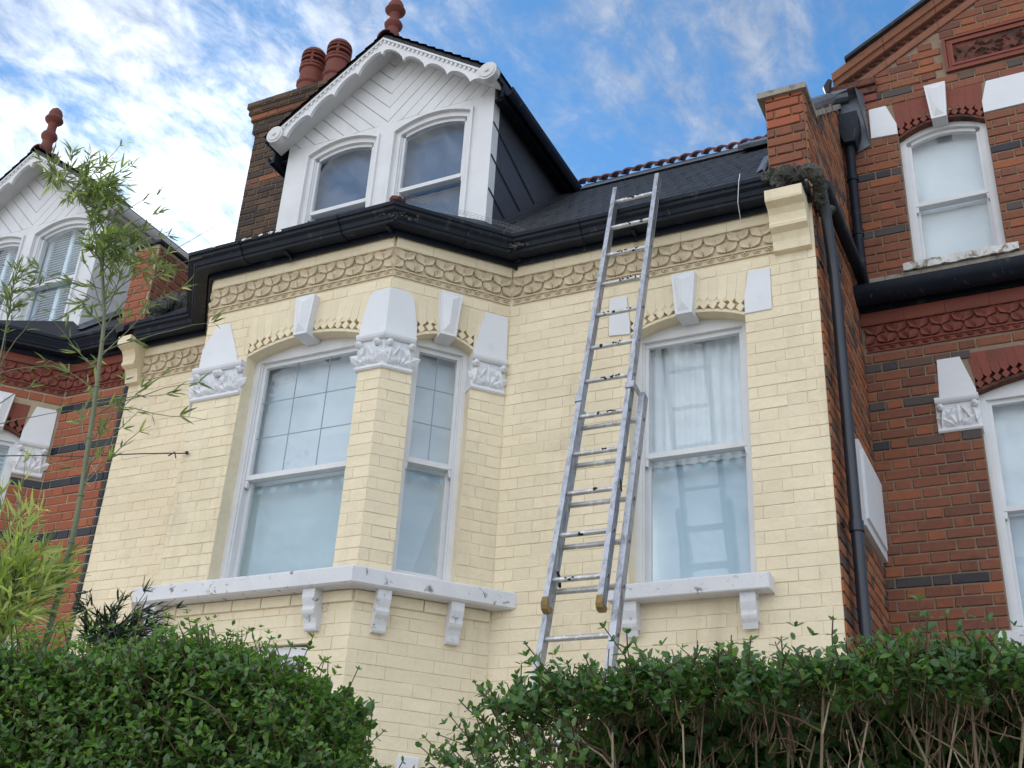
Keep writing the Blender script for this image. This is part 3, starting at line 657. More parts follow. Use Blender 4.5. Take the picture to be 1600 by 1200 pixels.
capital([FBL.pt(.60, 0, 0)[:2], C0, FBF.pt(-4.865, 0, 0)[:2]], H, frs=[(FBF, -5.26, -5.07), (FBF, -5.06, -4.87), (FBL, .66, .84)])
# windows
window(FM, H, -2.30, -1.55, 3.56, 5.270, 4.42, .050, -.10, 'net', 'blue_net', pleats=True, squares=7)
window(FBF, H, -4.86, -3.92, 3.61, 5.270, 4.36, .050, -.10, 'leafy_obscure', 'frost_teal', bars=(2, 2), squares=7)
window(FBS, H, .206, .606, 3.61, 5.268, 4.40, .030, -.085, 'obscure_grey', 'frost_grey', bars=(1, 2), squares=3, fw=.035)
window(FBF, H, -4.72, -4.02, 1.0, 3.18, 2.4, .02, -.03, 'obscure_grey', 'frost_grey', bars=(4, 4))
mb = MB(); mb.poly(FBS, [(.35, 2.40), (.45, 2.40), (.465, 2.60), (.34, 2.60)], -.01, .05, .008); mb.build('keystone', M['white_stone'], H, label='white keystone of the ground floor bay window')
# sills
sp = [(-5.835, 0), C0, C1, (I1[0]+.0, I1[1])]
mb = MB(); mb.sweep([(-5.95, .13), C0, C1, (-3.11, .08)], [(-.12, 3.495), (.115, 3.495), (.130, 3.505), (.130, 3.590), (.118, 3.602), (-.06, 3.612), (-.12, 3.612)]); so_ = mb.build('bay_sill', M['white_sill'], H)
mb = MB(); mb.cbox(FM, -2.385, -1.455, -.10, .118, 3.468, 3.558, .006); mb.build('window_sill', M['white_sill'], H)
for s in (-2.265, -1.585): console(FM, H, s, 3.468, .085, .155, .085)
for s in (-5.20, -3.995): console(FBF, H, s, 3.495, .085, .235, .10)
for s in (.155, .605): console(FBS, H, s, 3.495, .08, .24, .10)
mb = MB()
for F, a, b in ((FBF, C0[0], C1[0]), (FBS, 0, LS-.01)):
    n = round((b-a)/.22)
    for i in range(n): mb.cbox(F, a+(b-a)*i/n+.003, a+(b-a)*(i+1)/n-.003, 0, .020, 3.425, 3.492, .003)
mb.build('projecting_course', M['cream'], H)
# corbels at both ends of the eaves
def corbel(s0, s1):
    pr = [(0, 5.61), (.045, 5.62), (.055, 5.68), (.075, 5.725), (.12, 5.745), (.125, 5.765), (.115, 5.78), (.125, 5.83), (.15, 5.865), (.205, 5.885), (.21, 5.90), (.21, 5.965), (0, 5.965)]
    n = len(pr); vs = [FM.pt(s0, a, b) for a, b in pr]+[FM.pt(s1, a, b) for a, b in pr]
    mb = MB(); mb.add(vs, [tuple(range(n)), tuple(reversed(range(n, 2*n)))]+[(i, n+i, n+(i+1) % n, (i+1) % n) for i in range(n)]); mb.build('corbel', M['cream'], H)
corbel(-1.345, -1.115); corbel(-6.63, -6.50)
# gutter, fascia
gp = [(-6.50, 0), I0, C0, C1, I1, (-1.10, 0)]
def gutter_profile(z=5.955, d=.06):
    return [(d, z+.03), (d+.012, z+.004), (d+.095, z+.004), (d+.10, z+.022), (d+.112, z+.026), (d+.122, z+.055), (d+.146, z+.068), (d+.150, z+.088), (d+.165, z+.092), (d+.170, z+.113), (d+.160, z+.115), (d+.140, z+.09), (d+.11, z+.05), (d+.09, z+.016), (d+.02, z+.016), (d+.012, z+.115), (d, z+.115)]
mb = MB(); mb.sweep(gp, gutter_profile()); o = mb.build('gutter', M['black'], H); smooth_angle(o, .25)
mb = MB(); mb.sweep(gp, [(-.05, 5.957), (.035, 5.957), (.040, 5.925), (.058, 5.925), (.058, 6.085), (-.05, 6.085)]); mb.build('fascia_board', M['black'], H)
for F, ss in ((FM, (-1.55, -2.62)), (FBF, (-4.95, -4.12)), (FBS, (.47,))):
    for s_ in ss:
        base = F.pt(s_, 0, 0); e = (F.u[0]*.03, F.u[1]*.03); mb = MB(); mb.sweep([(base[0]-e[0], base[1]-e[1]), (base[0]+e[0], base[1]+e[1])], [(p+(.006 if p > .08 else 0), q-.006) for p, q in gutter_profile()]); mb.build('gutter_union', M['black'], H)
    for s_ in [q+.38 for q in ss]:
        mb = MB(); mb.box(F, s_-.012, s_+.012, .059, .13, 5.938, 5.952); mb.box(F, s_-.012, s_+.012, .059, .066, 5.90, 5.951); mb.build('gutter_bracket', M['black'], H)
mb = MB()
for k in range(9):
    x_ = random.uniform(-5.25, -4.55); mb.blob((x_, -.872+random.uniform(-.002, .002), 6.055+random.uniform(-.004, .012)), random.uniform(.008, .03), .003, random.uniform(.004, .010), 7, 4, .4)
mb.build('peeling_paint', M['peeling'], H, kind='stuff')
def crust(cx, cy, cz_, sx, sy, sz, n, r):
    mb = MB()
    for _ in range(n): mb.blob((cx+random.uniform(-sx, sx), cy+random.uniform(-sy, sy), cz_+random.uniform(-sz, sz)), r*random.uniform(.6, 1.3), r*random.uniform(.6, 1.3), r*random.uniform(.5, 1.1), 7, 4, .25)
    return mb
for (x, y) in ((-3.65, -.82), (-3.12, -.20)):
    mb = MB()
    for k in range(90): t_ = random.gauss(0, .055); mb.blob((x+t_, y+abs(t_)*(.0 if x > -3.4 else 1.0)*(1 if t_ > 0 else 0)+random.gauss(0, .008)+.012, 6.02+random.gauss(0, .022)), .011, .009, .009, 5, 3, .5)
    o = mb.build('mossy_joint', M['moss'], H); smooth_angle(o)
mb = MB()                                             # crusted lead end of the gutter, turning on to the side wall
for t in np.linspace(0, 1, 34):
    if t < .5: p = (-1.33+.30*t*2, -.20+random.gauss(0, .02), 6.05+random.gauss(0, .018))
    else: p = (-1.035+random.gauss(0, .008), -.20+.30*(t-.5)*2, 6.05-(t-.5)*.26+random.gauss(0, .015))
    mb.blob(p, .042, .042, .042, 8, 5, .28)
o = mb.build('crusted_lead', M['moss'], H); smooth_angle(o)
# roof
RS = (7.69-6.11)/(1.5+.16)
def roof_slab(x0, x1, y0, y1, z0, z1, th, m, name, parent=None):
    mb = MB(); mb.add([(x0, y0, z0), (x1, y0, z0), (x1, y1, z1), (x0, y1, z1), (x0, y0, z0-th), (x1, y0, z0-th), (x1, y1, z1-th), (x0, y1, z1-th)], [(0, 1, 2, 3), (7, 6, 5, 4), (0, 4, 5, 1), (1, 5, 6, 2), (2, 6, 7, 3), (3, 7, 4, 0)])
    return mb.build(name, M[m], parent)
roof_slab(XL+.02, -1.36, -.16, 1.5, 6.105, 7.685, .05, 'slate', 'roof', H)
roof_slab(XL+.02, -1.36, 1.51, 7.0, 7.60, 7.45, .05, 'slate', 'rear_roof', H)
mb = MB()
for r in range(15):
    y = -.19+r*.112; z = 6.118+(y+.16)*RS
    for i in range(24):
        x = -3.55+i*.093+(.046 if r % 2 else 0); x1 = min(x+.089, -1.37)
        if x1-x < .02: continue
        j = random.uniform(-.002, .003); mb.add([(x, y, z+.012+j), (x1, y, z+.012+j), (x1, y+.22, z+.22*RS+.002), (x, y+.22, z+.22*RS+.002), (x, y, z+.001), (x1, y, z+.001)], [(0, 1, 2, 3), (4, 5, 1, 0)])
mb.build('roof_slates', M['slate'], H, kind='stuff')
mb = MB(); mb.add([(-3.3, 1.38, 7.60), (-1.38, 1.38, 7.60), (-1.38, 1.50, 7.715), (-3.3, 1.50, 7.715), (-3.3, 1.36, 7.60), (-1.38, 1.36, 7.60), (-1.38, 1.49, 7.74), (-3.3, 1.49, 7.74)], [(4, 5, 6, 7), (3, 2, 1, 0), (0, 1, 5, 4), (2, 3, 7, 6)])
mb.build('lead_flashing', M['lead'], H)
x = -3.36; k = 0
while x < -1.40:                                       # barrel tiles standing open ended along the crest
    mb = MB(); rr = .048; n = 7; vs = []; fs = []
    jy = random.uniform(-.008, .008); jz = random.uniform(-.004, .006)
    for (y, z) in ((1.44+jy, 7.716+jz), (1.60+jy, 7.716+.115+jz)):
        for q in range(n+1): th = math.pi*q/n; vs.append((x+.056-math.cos(th)*(rr+.010), y, z+math.sin(th)*(rr*.9+.012)))
        for q in range(n+1): th = math.pi*q/n; vs.append((x+.056-math.cos(th)*(rr-.004), y, z+math.sin(th)*(rr*.9-.004)))
    m = n+1
    for q in range(n):
        fs += [(q, q+1, 2*m+q+1, 2*m+q), (m+q+1, m+q, 3*m+q, 3*m+q+1), (q+1, q, m+q, m+q+1), (2*m+q, 2*m+q+1, 3*m+q+1, 3*m+q)]
    mb.add(vs, fs); o = mb.build('ridge_tile', M['redtile'], H); smooth_angle(o); x += .103; k += 1
# rooflight edge near the parapet and lead soaker
mb = MB(); mb.add([(-1.86, 1.20, 7.475), (-1.62, 1.20, 7.475), (-1.62, 1.42, 7.67), (-1.86, 1.42, 7.67), (-1.86, 1.18, 7.50), (-1.62, 1.18, 7.50), (-1.62, 1.40, 7.70), (-1.86, 1.40, 7.70)], [(4, 5, 6, 7), (0, 4, 7, 3), (1, 2, 6, 5), (0, 1, 5, 4), (2, 3, 7, 6)]); mb.build('rooflight', M['lead'], H)
mb = MB(); mb.add([(-1.39, -.05, 6.26), (-1.372, -.05, 6.24), (-1.372, .25, 6.62), (-1.44, .26, 6.60), (-1.43, -.04, 6.25)], [(0, 1, 2, 3), (0, 3, 4)]); mb.build('lead_soaker', M['lead'], H)
# bay roof
zb_, zt_ = 6.085, 6.50
P = [(-6.0, .06), (-5.36, -.80), (-3.66, -.80), (-2.95, .06)]
mb = MB(); vs = [(p[0], p[1], zb_) for p in P]+[(-5.6, .10, zt_), (-5.1, .10, zt_), (-3.95, .10, zt_), (-3.5, .10, zt_)]
mb.add(vs, [(0, 1, 5, 4), (1, 2, 6, 5), (2, 3, 7, 6)]); mb.add([(p[0], p[1], zb_-.02) for p in P], [(3, 2, 1, 0)]); mb.build('bay_roof', M['slate'], H)
mb = MB()
for k in range(5): t = k/4; mb.blob((-3.665-.06*t, -.80+.16*t, 6.105+.06*t), .052, .062, .036, 8, 5, .1)
o = mb.build('hip_tile', M['redtile'], H, label='sooty clay hip tile at the bay corner'); smooth_angle(o); o.data.materials[0] = M['terra_dark']
# chicken wire along the bay gutter
mb = MB(); A = Vector((-3.62, -.86, 6.09)); B = Vector((-3.02, -.17, 6.09)); n = 34
for i in range(n+1):
    p = A.lerp(B, i/n); mb.tube([p, p+Vector((random.gauss(0, .003), .02, .055+random.gauss(0, .004)))], .0011, 3, False)
for h in (.018, .036, .054): mb.tube([A.lerp(B, t)+Vector((0, .02*h/.055, h+random.gauss(0, .002))) for t in np.linspace(0, 1, 16)], .0011, 3, False)
mb.build('gutter_mesh', M['wire'], H)
mb = MB(); mb.tube([(-1.482, -.245, 6.11), (-1.490, -.255, 6.04), (-1.515, -.20, 5.93), (-1.535, -.06, 5.86)], .0025, 4); mb.build('loose_wire', M['net'], H)
# parapet cap stones
mb = MB(); mb.box(FM, -1.40, -1.075, -.31, .035, 6.855, 6.90); mb.build('parapet_cap', M['capstone'], H)
mb = MB(); mb.add([(-1.38, .29, 6.86), (-1.08, .29, 6.86), (-1.08, 1.5, 7.885), (-1.38, 1.5, 7.885), (-1.38, .29, 6.91), (-1.08, .29, 6.91), (-1.08, 1.5, 7.935), (-1.38, 1.5, 7.935)], [(3, 2, 1, 0), (4, 5, 6, 7), (0, 1, 5, 4), (1, 2, 6, 5), (2, 3, 7, 6), (3, 0, 4, 7)]); mb.build('parapet_cap', M['capstone'], H)
mb = MB(); mb.tube([(-1.16, .35, 7.00), (-1.16, 1.45, 7.96)], .055, 10); mb.tube([(-1.16, 1.45, 7.96), (-1.02, 1.47, 7.97)], .06, 10); o = mb.build('lead_roll', M['lead'], H); smooth_angle(o)
# side wall window box, pipes
mb = MB(); mb.box(FSD, .75, 1.50, 0, .035, 4.08, 4.65); mb.box(FSD, .80, 1.44, .035, .05, 4.14, 4.60); mb.build('side_window_frame', M['white_stone'], H)
mb = MB(); mb.tube([(-1.03, -.05, 6.0), (-1.028, .02, 5.93), (-1.026, .06, 5.80), (-1.025, .12, 5.62), (-1.025, .15, 5.50), (-1.025, .17, 3.5), (-1.025, .17, .3)], .034, 14)
for z in (5.55, 3.86, 1.9): mb.tube([(-1.025, .163, z-.03), (-1.025, .163, z+.03)], .042, 14); mb.box(FSD, .04, .13, .0, .02, z-.01, z+.01)
o = mb.build('drainpipe', M['pipe'], H); smooth_angle(o)
mb = MB(); mb.tube([(-1.035, .10, 6.14), (-1.035, .60, 6.16), (-1.035, 1.28, 6.20), (-1.03, 1.45, 6.17), (-1.02, 1.47, 6.05)], .042, 12); o = mb.build('branch_pipe', M['black'], H); smooth_angle(o)
mb = MB(); mb.tube([(-1.035, 1.40, 7.40), (-1.035, 1.40, 6.16)], .036, 14)
for z in (7.1, 6.6): mb.tube([(-1.035, 1.40, z-.025), (-1.035, 1.40, z+.025)], .044, 14)
o = mb.build('drainpipe', M['black'], H); smooth_angle(o)
FH = Fr((-1.095, 1.32), (1, 0)); mb = MB()
mb.add([FH.pt(a, d, z) for z, e in ((7.40, .035), (7.52, 0), (7.68, 0)) for a, d in ((0+e, .0), (.15-e, .0), (.15-e, -.14), (0+e, -.14))], [(0, 1, 5, 4), (1, 2, 6, 5), (2, 3, 7, 6), (3, 0, 4, 7), (4, 5, 9, 8), (5, 6, 10, 9), (6, 7, 11, 10), (7, 4, 8, 11), (3, 2, 1, 0), (8, 9, 10, 11)]); mb.build('rainwater_hopper', M['black'], H)
mb = MB(); mb.add([(-1.12, 1.49, 7.90), (-.90, 1.49, 7.96), (-.89, 1.49, 7.45), (-.99, 1.49, 7.40), (-1.12, 1.40, 7.95), (-.95, 1.38, 7.97), (-.90, 1.42, 7.6)], [(0, 3, 2, 1), (4, 5, 1, 0), (5, 6, 2, 1)]); mb.build('lead_flashing', M['lead'], H)

# ------------------------------------------------------------------ dormers (used on two houses)
def clip(poly, a, b):
    """keep the side left of a->b"""
    out = []; n = len(poly); s = lambda p: (b[0]-a[0])*(p[1]-a[1])-(b[1]-a[1])*(p[0]-a[0])
    for i in range(n):
        p, q = poly[i], poly[(i+1) % n]; sp_, sq = s(p), s(q)
        if sp_ >= 0: out.append(p)
        if sp_*sq < 0: t = sp_/(sp_-sq); out.append((p[0]+(q[0]-p[0])*t, p[1]+(q[1]-p[1])*t))
    return out
def dormer(cx, parent, cheek, fascia, tm, louvres, finial_top):
    yf = .10; F = Fr((0, yf), (1, 0)); hw = .99; zb = 6.35; ze = 7.72; za = 8.60; wz0, wzs, wzr = 6.44, 7.60, 7.01
    ZB = 8.47; SLP = .70; openings = [(cx-.76, cx-.08), (cx+.09, cx+.79)]
    holes = [(a, b, wz0, 7.72) for a, b in openings]
    wall(F, cx-hw, cx+hw, zb, ze, holes, M[tm], parent, t=.10, name='dormer_front')
    for a, b in openings:
        window(F, parent, a, b, wz0, wzs, wzr, .085, -.015, 'interior', 'interior', tm=tm, arched=True, louvres=louvres)  # dim sheets stand in for the dark room behind the panes
        mb = MB(); mid = (a+b)/2; hh = (b-a)/2; arc = lambda x, r=0: wzs+.085*(1-((x-mid)/hh)**2)+r; n = 10     # spandrel infill and architrave
        for i in range(n):
            x0, x1 = a+(b-a)*i/n, a+(b-a)*(i+1)/n
            mb.poly(F, [(x0, arc(x0)), (x1, arc(x1)), (x1, 7.719), (x0, 7.719)], -.10, -.001)
            mb.poly(F, [(x0, arc(x0)), (x1, arc(x1)), (x1, arc(x1)+.022), (x0, arc(x0)+.022)], 0, .018)
        mb.box(F, a-.022, a, 0, .018, wz0, wzs+.03); mb.box(F, b, b+.022, 0, .018, wz0, wzs+.03)
        mb.build('architrave', M[tm], parent)
    sl_ = SLP; za = ZB-.035
    # gable backing and chevron boards
    mb = MB(); zs_ = ZB-SLP*hw+.005; mb.poly(F, [(cx-hw, ze), (cx+hw, ze), (cx+hw, zs_), (cx, ZB), (cx-hw, zs_)], -.10, -.014); mb.build('gable_backing', M[tm], parent)
    tri = [(cx-hw, ze), (cx+hw, ze), (cx+hw, zs_), (cx, ZB), (cx-hw, zs_)]; bw = .105
    for sg in (-1, 1):
        base = clip(tri, (cx, 10), (cx, 0)) if sg > 0 else clip(tri, (cx, 0), (cx, 10))
        for k in range(-2, 16):
            c0 = 7.0+k*bw*1.414; c1 = c0+bw*1.414-.009
            # lines z = c + sg*(x-cx)
            A0, A1 = (cx, c0), (cx+sg*1, c0+1); B0, B1 = (cx, c1), (cx+sg*1, c1+1)
            pl = clip(base, A0, A1) if sg > 0 else clip(base, A1, A0)
            if len(pl) > 2: pl = clip(pl, B1, B0) if sg > 0 else clip(pl, B0, B1)
            if len(pl) > 2 and max(p[0] for p in pl)-min(p[0] for p in pl) > .02:
                mb = MB(); mb.poly(F, pl, -.012, random.uniform(.0, .002)); mb.build('gable_board', M[tm], parent)
    mb = MB(); mb.box(F, cx-.055, cx+.055, -.01, .004, ze-.06, ze+.42); mb.build('gable_post', M[tm], parent) if False else None
    # roof slabs with overhang
    oy = -.10; ex = 1.10; za = ZB; ez = ZB-SLP*ex
    for sg in (-1, 1):
        mb = MB(); x1 = cx+sg*ex; t = .045
        mb.add([(cx, oy, za+.05), (x1, oy, ez+.05), (x1, 3.2, ez+.05), (cx, 3.2, za+.05), (cx, oy, za+.05-t), (x1, oy, ez+.05-t), (x1, 3.2, ez+.05-t), (cx, 3.2, za+.05-t)],
               [(0, 1, 2, 3), (7, 6, 5, 4), (0, 4, 5, 1), (1, 5, 6, 2), (2, 6, 7, 3)]); mb.build('dormer_roof', M['slate'], parent)
        mb = MB(); mb.add([(cx, -.075, za+.003), (x1-sg*.03, -.075, ez+.024), (x1-sg*.03, .099, ez+.024), (cx, .099, za+.003), (cx, -.075, za-.02), (x1-sg*.03, -.075, ez+.001), (x1-sg*.03, .099, ez+.001), (cx, .099, za-.02)],
               [(0, 1, 2, 3), (7, 6, 5, 4), (0, 4, 5, 1), (1, 5, 6, 2), (2, 6, 7, 3)]); mb.build('verge_soffit', M[tm], parent)
        mb = MB()                                      # slate edges along the verge
        n = 13
        for i in range(n):
            t0, t1 = i/n, (i+1)/n; a = cx+sg*ex*t0; b = cx+sg*(ex*t1+.012); za0 = za+.055+(ez-za)*t0; zb0 = za+.055+(ez-za)*t1
            mb.add([(a, oy-.012, za0+.003), (b, oy-.012, zb0+.012), (b, .3, zb0+.012), (a, .3, za0+.003), (a, oy-.012, za0-.012), (b, oy-.012, zb0-.004)], [(0, 1, 2, 3), (4, 5, 1, 0), (1, 5, 4, 0)])
        mb.build('verge_slates', M['slate'], parent)
        # bargeboard with scalloped edge
        yb = -.075; FB = Fr((0, yb), (1, 0)); n = 60; ln = math.hypot(ex-.10, za-ez); dx, dz = sg*(ex-.09), (ez-za)*((ex-.09)/ex); vs = []; fs = []
        px_, pz_ = 0, -1
        for i in range(n+1):
            t = i/n; ph = (t*4.6) % 1; sc_ = abs(math.sin(math.pi*((t*4.6+.5) % 1)))
            tip = 1-math.sqrt(max(0, 1-(2*ph-1)**2)) if True else 0
            wdt = .088+.085*tip
            x = cx+dx*t; z = za-.002+dz*t
            vs += [FB.pt(x, 0, z), FB.pt(x, 0, z-wdt), FB.pt(x, .028, z), FB.pt(x, .028, z-wdt)]
        for i in range(n):
            a = i*4; fs += [(a+2, a+3, a+7, a+6), (a, a+4, a+5, a+1), (a+1, a+5, a+7, a+3), (a, a+2, a+6, a+4)]
        fs += [(0, 1, 3, 2), (4*n, 4*n+2, 4*n+3, 4*n+1)]
        mb = MB(); mb.add(vs, fs)
        m_ = 24                                        # saw tooth moulding
        for i in range(m_):
            t0 = (i+.15)/m_; t1 = (i+.85)/m_; x0, x1 = cx+dx*t0, cx+dx*t1; z0, z1 = za-.026+dz*t0, za-.026+dz*t1
            P = [(x0, z0), ((x0+x1)/2, (z0+z1)/2-.030), (x1, z1)]
            if sg < 0: P = P[::-1]
            mb.poly(FB, P, .028, .040)
        pass
        # top bead
        mb.add([FB.pt(cx, .028, za-.002), FB.pt(cx+dx, .028, za-.002+dz), FB.pt(cx+dx, .044, za-.002+dz), FB.pt(cx, .044, za-.002), FB.pt(cx, .028, za-.022), FB.pt(cx+dx, .028, za-.022+dz), FB.pt(cx+dx, .044, za-.022+dz), FB.pt(cx, .044, za-.022)], [(0, 1, 2, 3), (7, 6, 5, 4), (3, 2, 6, 7), (0, 4, 5, 1)])
        bb = mb.build('bargeboard', M[tm if tm == 'timber' else 'timber_old'], parent)
        # roundel
        mb = MB(); rx, rz = cx+.02+sg*1.01, ez+.048; n = 20
        for r0, d0, d1 in ((.082, -.02, .045), (.062, .045, .053), (.018, .053, .064)):
            mb.add([FB.pt(rx+r0*math.cos(2*math.pi*k/n), d, rz+r0*math.sin(2*math.pi*k/n)) for d in (d0, d1) for k in range(n)], [tuple(range(n, 2*n))]+[(k, (k+1) % n, n+(k+1) % n, n+k) for k in range(n)])
        mb.build('roundel', M['timber_old'], bb)
        # eave: soffit, fascia and gutter running back
        xa, xb = cx+sg*hw, cx+sg*(ex-.02); mb = MB()
        X0, X1 = min(xa, xb), max(xa, xb)
        mb.box(FM, X0, X1, -3.0, -.11, ez-.07, ez-.05); Xf = xb; mb.box(FM, min(Xf, Xf+sg*.022), max(Xf, Xf+sg*.022), -3.0, -.03, ez-.11, ez+.01)
        mb.build('eaves_board', M[fascia], parent)
        mb = MB(); xg = xb+sg*.022; pr = [(0, .0), (.01, -.03), (.04, -.045), (.07, -.02), (.075, .03), (.065, .035), (.060, -.01), (.04, -.03), (.015, -.015), (0, .03)]
        gz = ez-.055; vs = [(xg+sg*a, y, gz+b) for y in (.05, 3.0) for a, b in pr]; q = len(pr)
        mb.add(vs, [(i, (i+1) % q, q+(i+1) % q, q+i) for i in range(q)]+[tuple(range(q)), tuple(range(2*q-1, q-1, -1))]); o = mb.build('dormer_gutter', M[fascia], parent); smooth_angle(o, .9)
        # cheek
        Fc = Fr((cx+sg*hw, .001), (0, sg)) ; mb = MB()
        if sg > 0: mb.poly(Fc, [(.099, 6.3), (1.6, ze), (.099, ze)], -.06, -.003) if False else mb.add([(cx+hw-.003, y, z) for y, z in ((.101, 6.2), (1.7, 7.6), (1.7, ze), (.101, ze))], [(0, 1, 2, 3)])
        else: mb.add([(cx-hw+.003, y, z) for y, z in ((.101, 6.2), (1.7, 7.6), (1.7, ze), (.101, ze))], [(3, 2, 1, 0)])
        for k in range(4) if sg > 0 and cheek == 'cheek' else ():       # standing seams
            z0 = 7.43-k*.315; y1 = .101+(z0-6.2)/(.875+.32); mb.add([(cx+hw+e, y, z+dz_) for y, z in ((.104, z0), (min(y1, 1.5), z0-.32*(min(y1, 1.5)-.104))) for e, dz_ in ((-.003, -.007), (.009, -.004), (.009, .004), (-.003, .007))], [(0, 1, 5, 4), (1, 2, 6, 5), (2, 3, 7, 6), (3, 2, 1, 0)])
        if sg > 0 and cheek == 'cheek': mb.add([(cx+hw+e, y, z) for y, z in ((.20, 7.40), (.29, 7.06)) for e in (-.002, .002)], [(0, 1, 3, 2)])
        if sg > 0 and cheek != 'cheek':
            for k in range(9): z = 7.62-k*.11; mb.add([(cx+hw, y, z+e) for y, e in ((.13, 0), (min(1.5, .13+(z-6.2)*1.1), 0), (min(1.5, .13+(z-6.2)*1.1), -.008), (.13, -.008))], [(3, 2, 1, 0)])
        mb.build('dormer_cheek', M[cheek], parent)
        # lead apron at the foot of the cheek
        if sg > 0:
            mb = MB(); vs = []
            for i in range(9):
                y = .05+i*.17; z = 6.11+(y+.16)*RS; vs += [(cx+hw+.005, y, z+.07), (cx+hw+.02, y, z+.035+random.uniform(-.006, .006)), (cx+hw+.12, y, z+.025+random.uniform(-.004, .004))]
            mb.add(vs, [(i*3+j, i*3+j+1, i*3+j+4, i*3+j+3) for i in range(8) for j in (0, 1)]); mb.build('lead_apron', M['lead'] if cheek == 'timber' else M['slate'], parent)
    # ridge tiles and finial
    for k in range(8):
        y0 = oy-.01+k*.40; mb = MB(); n = 8; vs = []
        for y in (y0, y0+.385):
            for r in (.075, .060):
                for q in range(n+1): th = math.pi*q/n; vs.append((cx-math.cos(th)*r, y, za+.035+math.sin(th)*r*.9))
        m = n+1; fs = []
        for q in range(n): fs += [(q, q+1, 2*m+q+1, 2*m+q), (q+1, q, m+q, m+q+1), (2*m+q, 2*m+q+1, 3*m+q+1, 3*m+q)]
        mb.add(vs, fs); o = mb.build('ridge_tile', M['redtile'], parent); smooth_angle(o)
    z0 = za+.10; h = finial_top-z0
    pr = [(.055, -.03), (.060, 0), (.062, .08*h), (.050, .14*h), (.052, .22*h), (.075, .28*h), (.080, .33*h), (.070, .38*h), (.046, .44*h), (.042, .55*h), (.048, .62*h), (.082, .68*h), (.090, .72*h), (.084, .75*h), (.070, .78*h), (.068, .86*h), (.052, .94*h), (.022, .995*h), (.004, h)]
    mb = MB(); mb.lathe((cx, .0, z0), pr, 20); mb.blob((cx, .12, z0-.005), .045, .05, .045, 10, 6); o = mb.build('finial', M['potclay'], parent); smooth_angle(o)
dormer(-4.48, H, 'cheek', 'black', 'timber', False, 8.99)

# chimney
def chimney(x0, x1, y0, y1, z0, z1, parent):
    cy_ = MB(); F1 = Fr((0, y0), (1, 0)); 
    cy_.add([(a, b, c) for c in (z0, z1) for a, b in ((x0, y0), (x1, y0), (x1, y1), (x0, y1))], [(0, 1, 5, 4), (1, 2, 6, 5), (2, 3, 7, 6), (3, 0, 4, 7), (4, 5, 6, 7)])
    c = cy_.build('chimney', M['mortar_grey'], parent, label='sooty brown brick chimney stack with two clay pots')
    steps = [(z1-.45, .0), (z1-.375, .025), (z1-.225, .05), (z1-.15, .075), (z1-.075, .095)]
    k = math.ceil(z0/.075)
    while k*.075 < z1-.01:
        zb = k*.075; off = 0
        for s, e in steps:
            if zb >= s-.02: off = e
        band = off == .05 or k == int((z1-1.05)/.075)
        if off > 0:
            mb = MB(); mb.add([(a, b, cc) for cc in (zb, zb+.0745) for a, b in ((x0-off, y0-off), (x1+off, y0-off), (x1+off, y1+off), (x0-off, y1+off))], [(0, 1, 5, 4), (1, 2, 6, 5), (2, 3, 7, 6), (3, 0, 4, 7), (4, 5, 6, 7), (3, 2, 1, 0)]); mb.build('corbel_course', M['mortar_grey'], c)
        for F, a, b in ((Fr((0, y0-off), (1, 0)), x0-off, x1+off), (Fr((x1+off, 0), (0, 1)), y0-off, y1+off)):
            for q in lay(F, a, b, zb, zb+.075, [], lambda kk, s: ('redmix' if band else 'stock'), 'rough', phase=a):
                o = bpy.data.objects.new('brick', brick_mesh(q[3], 'rough', q[4])); o.rotation_euler = (0, 0, q[1]); o.scale = q[2]; link(o, q[0], c)
        k += 1
    for i, x in enumerate((x0+.34, x0+.68)):
        mb = MB(); y = (y0+y1)/2; r = .135
        pr = [(r+.02, 0), (r+.02, .05), (r, .08), (r-.004, .40), (r+.012, .42), (r+.014, .45), (r-.004, .47), (r-.010, .62), (r+.008, .63), (r+.010, .66), (r-.006, .67)]
        mb.lathe((x, y, z1), pr, 22); pot = mb.build('chimney_pot', M['potclay'], c); smooth_angle(pot)
        mb = MB(); n = 22
        for zc, hh in ((.70, .025), (.775, .022), (.835, .018)):       # louvred cowl rings and dome
            mb.lathe((x, y, z1+zc-.02), [(r-.035, 0), (r+.002, 0), (r+.006, hh), (r-.03, hh)], n)
        for kk in range(4):
            th = kk*math.pi/2+.5; mb.tube([(x+(r-.018)*math.cos(th), y+(r-.018)*math.sin(th), z1+.66), (x+(r-.018)*math.cos(th), y+(r-.018)*math.sin(th), z1+.86)], .018, 6)
        mb.lathe((x, y, z1+.85), [(r+.004, 0), (r-.004, .03), (r-.03, .065), (r-.07, .09), (.02, .10)], n)
        # (the cowl stays a mesh of its own on the pot would be a fourth level, so it hangs on the stack)
        mb.build('pot_cowl', M['potclay'], c, smooth=False)
chimney(-7.05, -6.12, 1.30, 1.95, 6.9, 9.68, H)

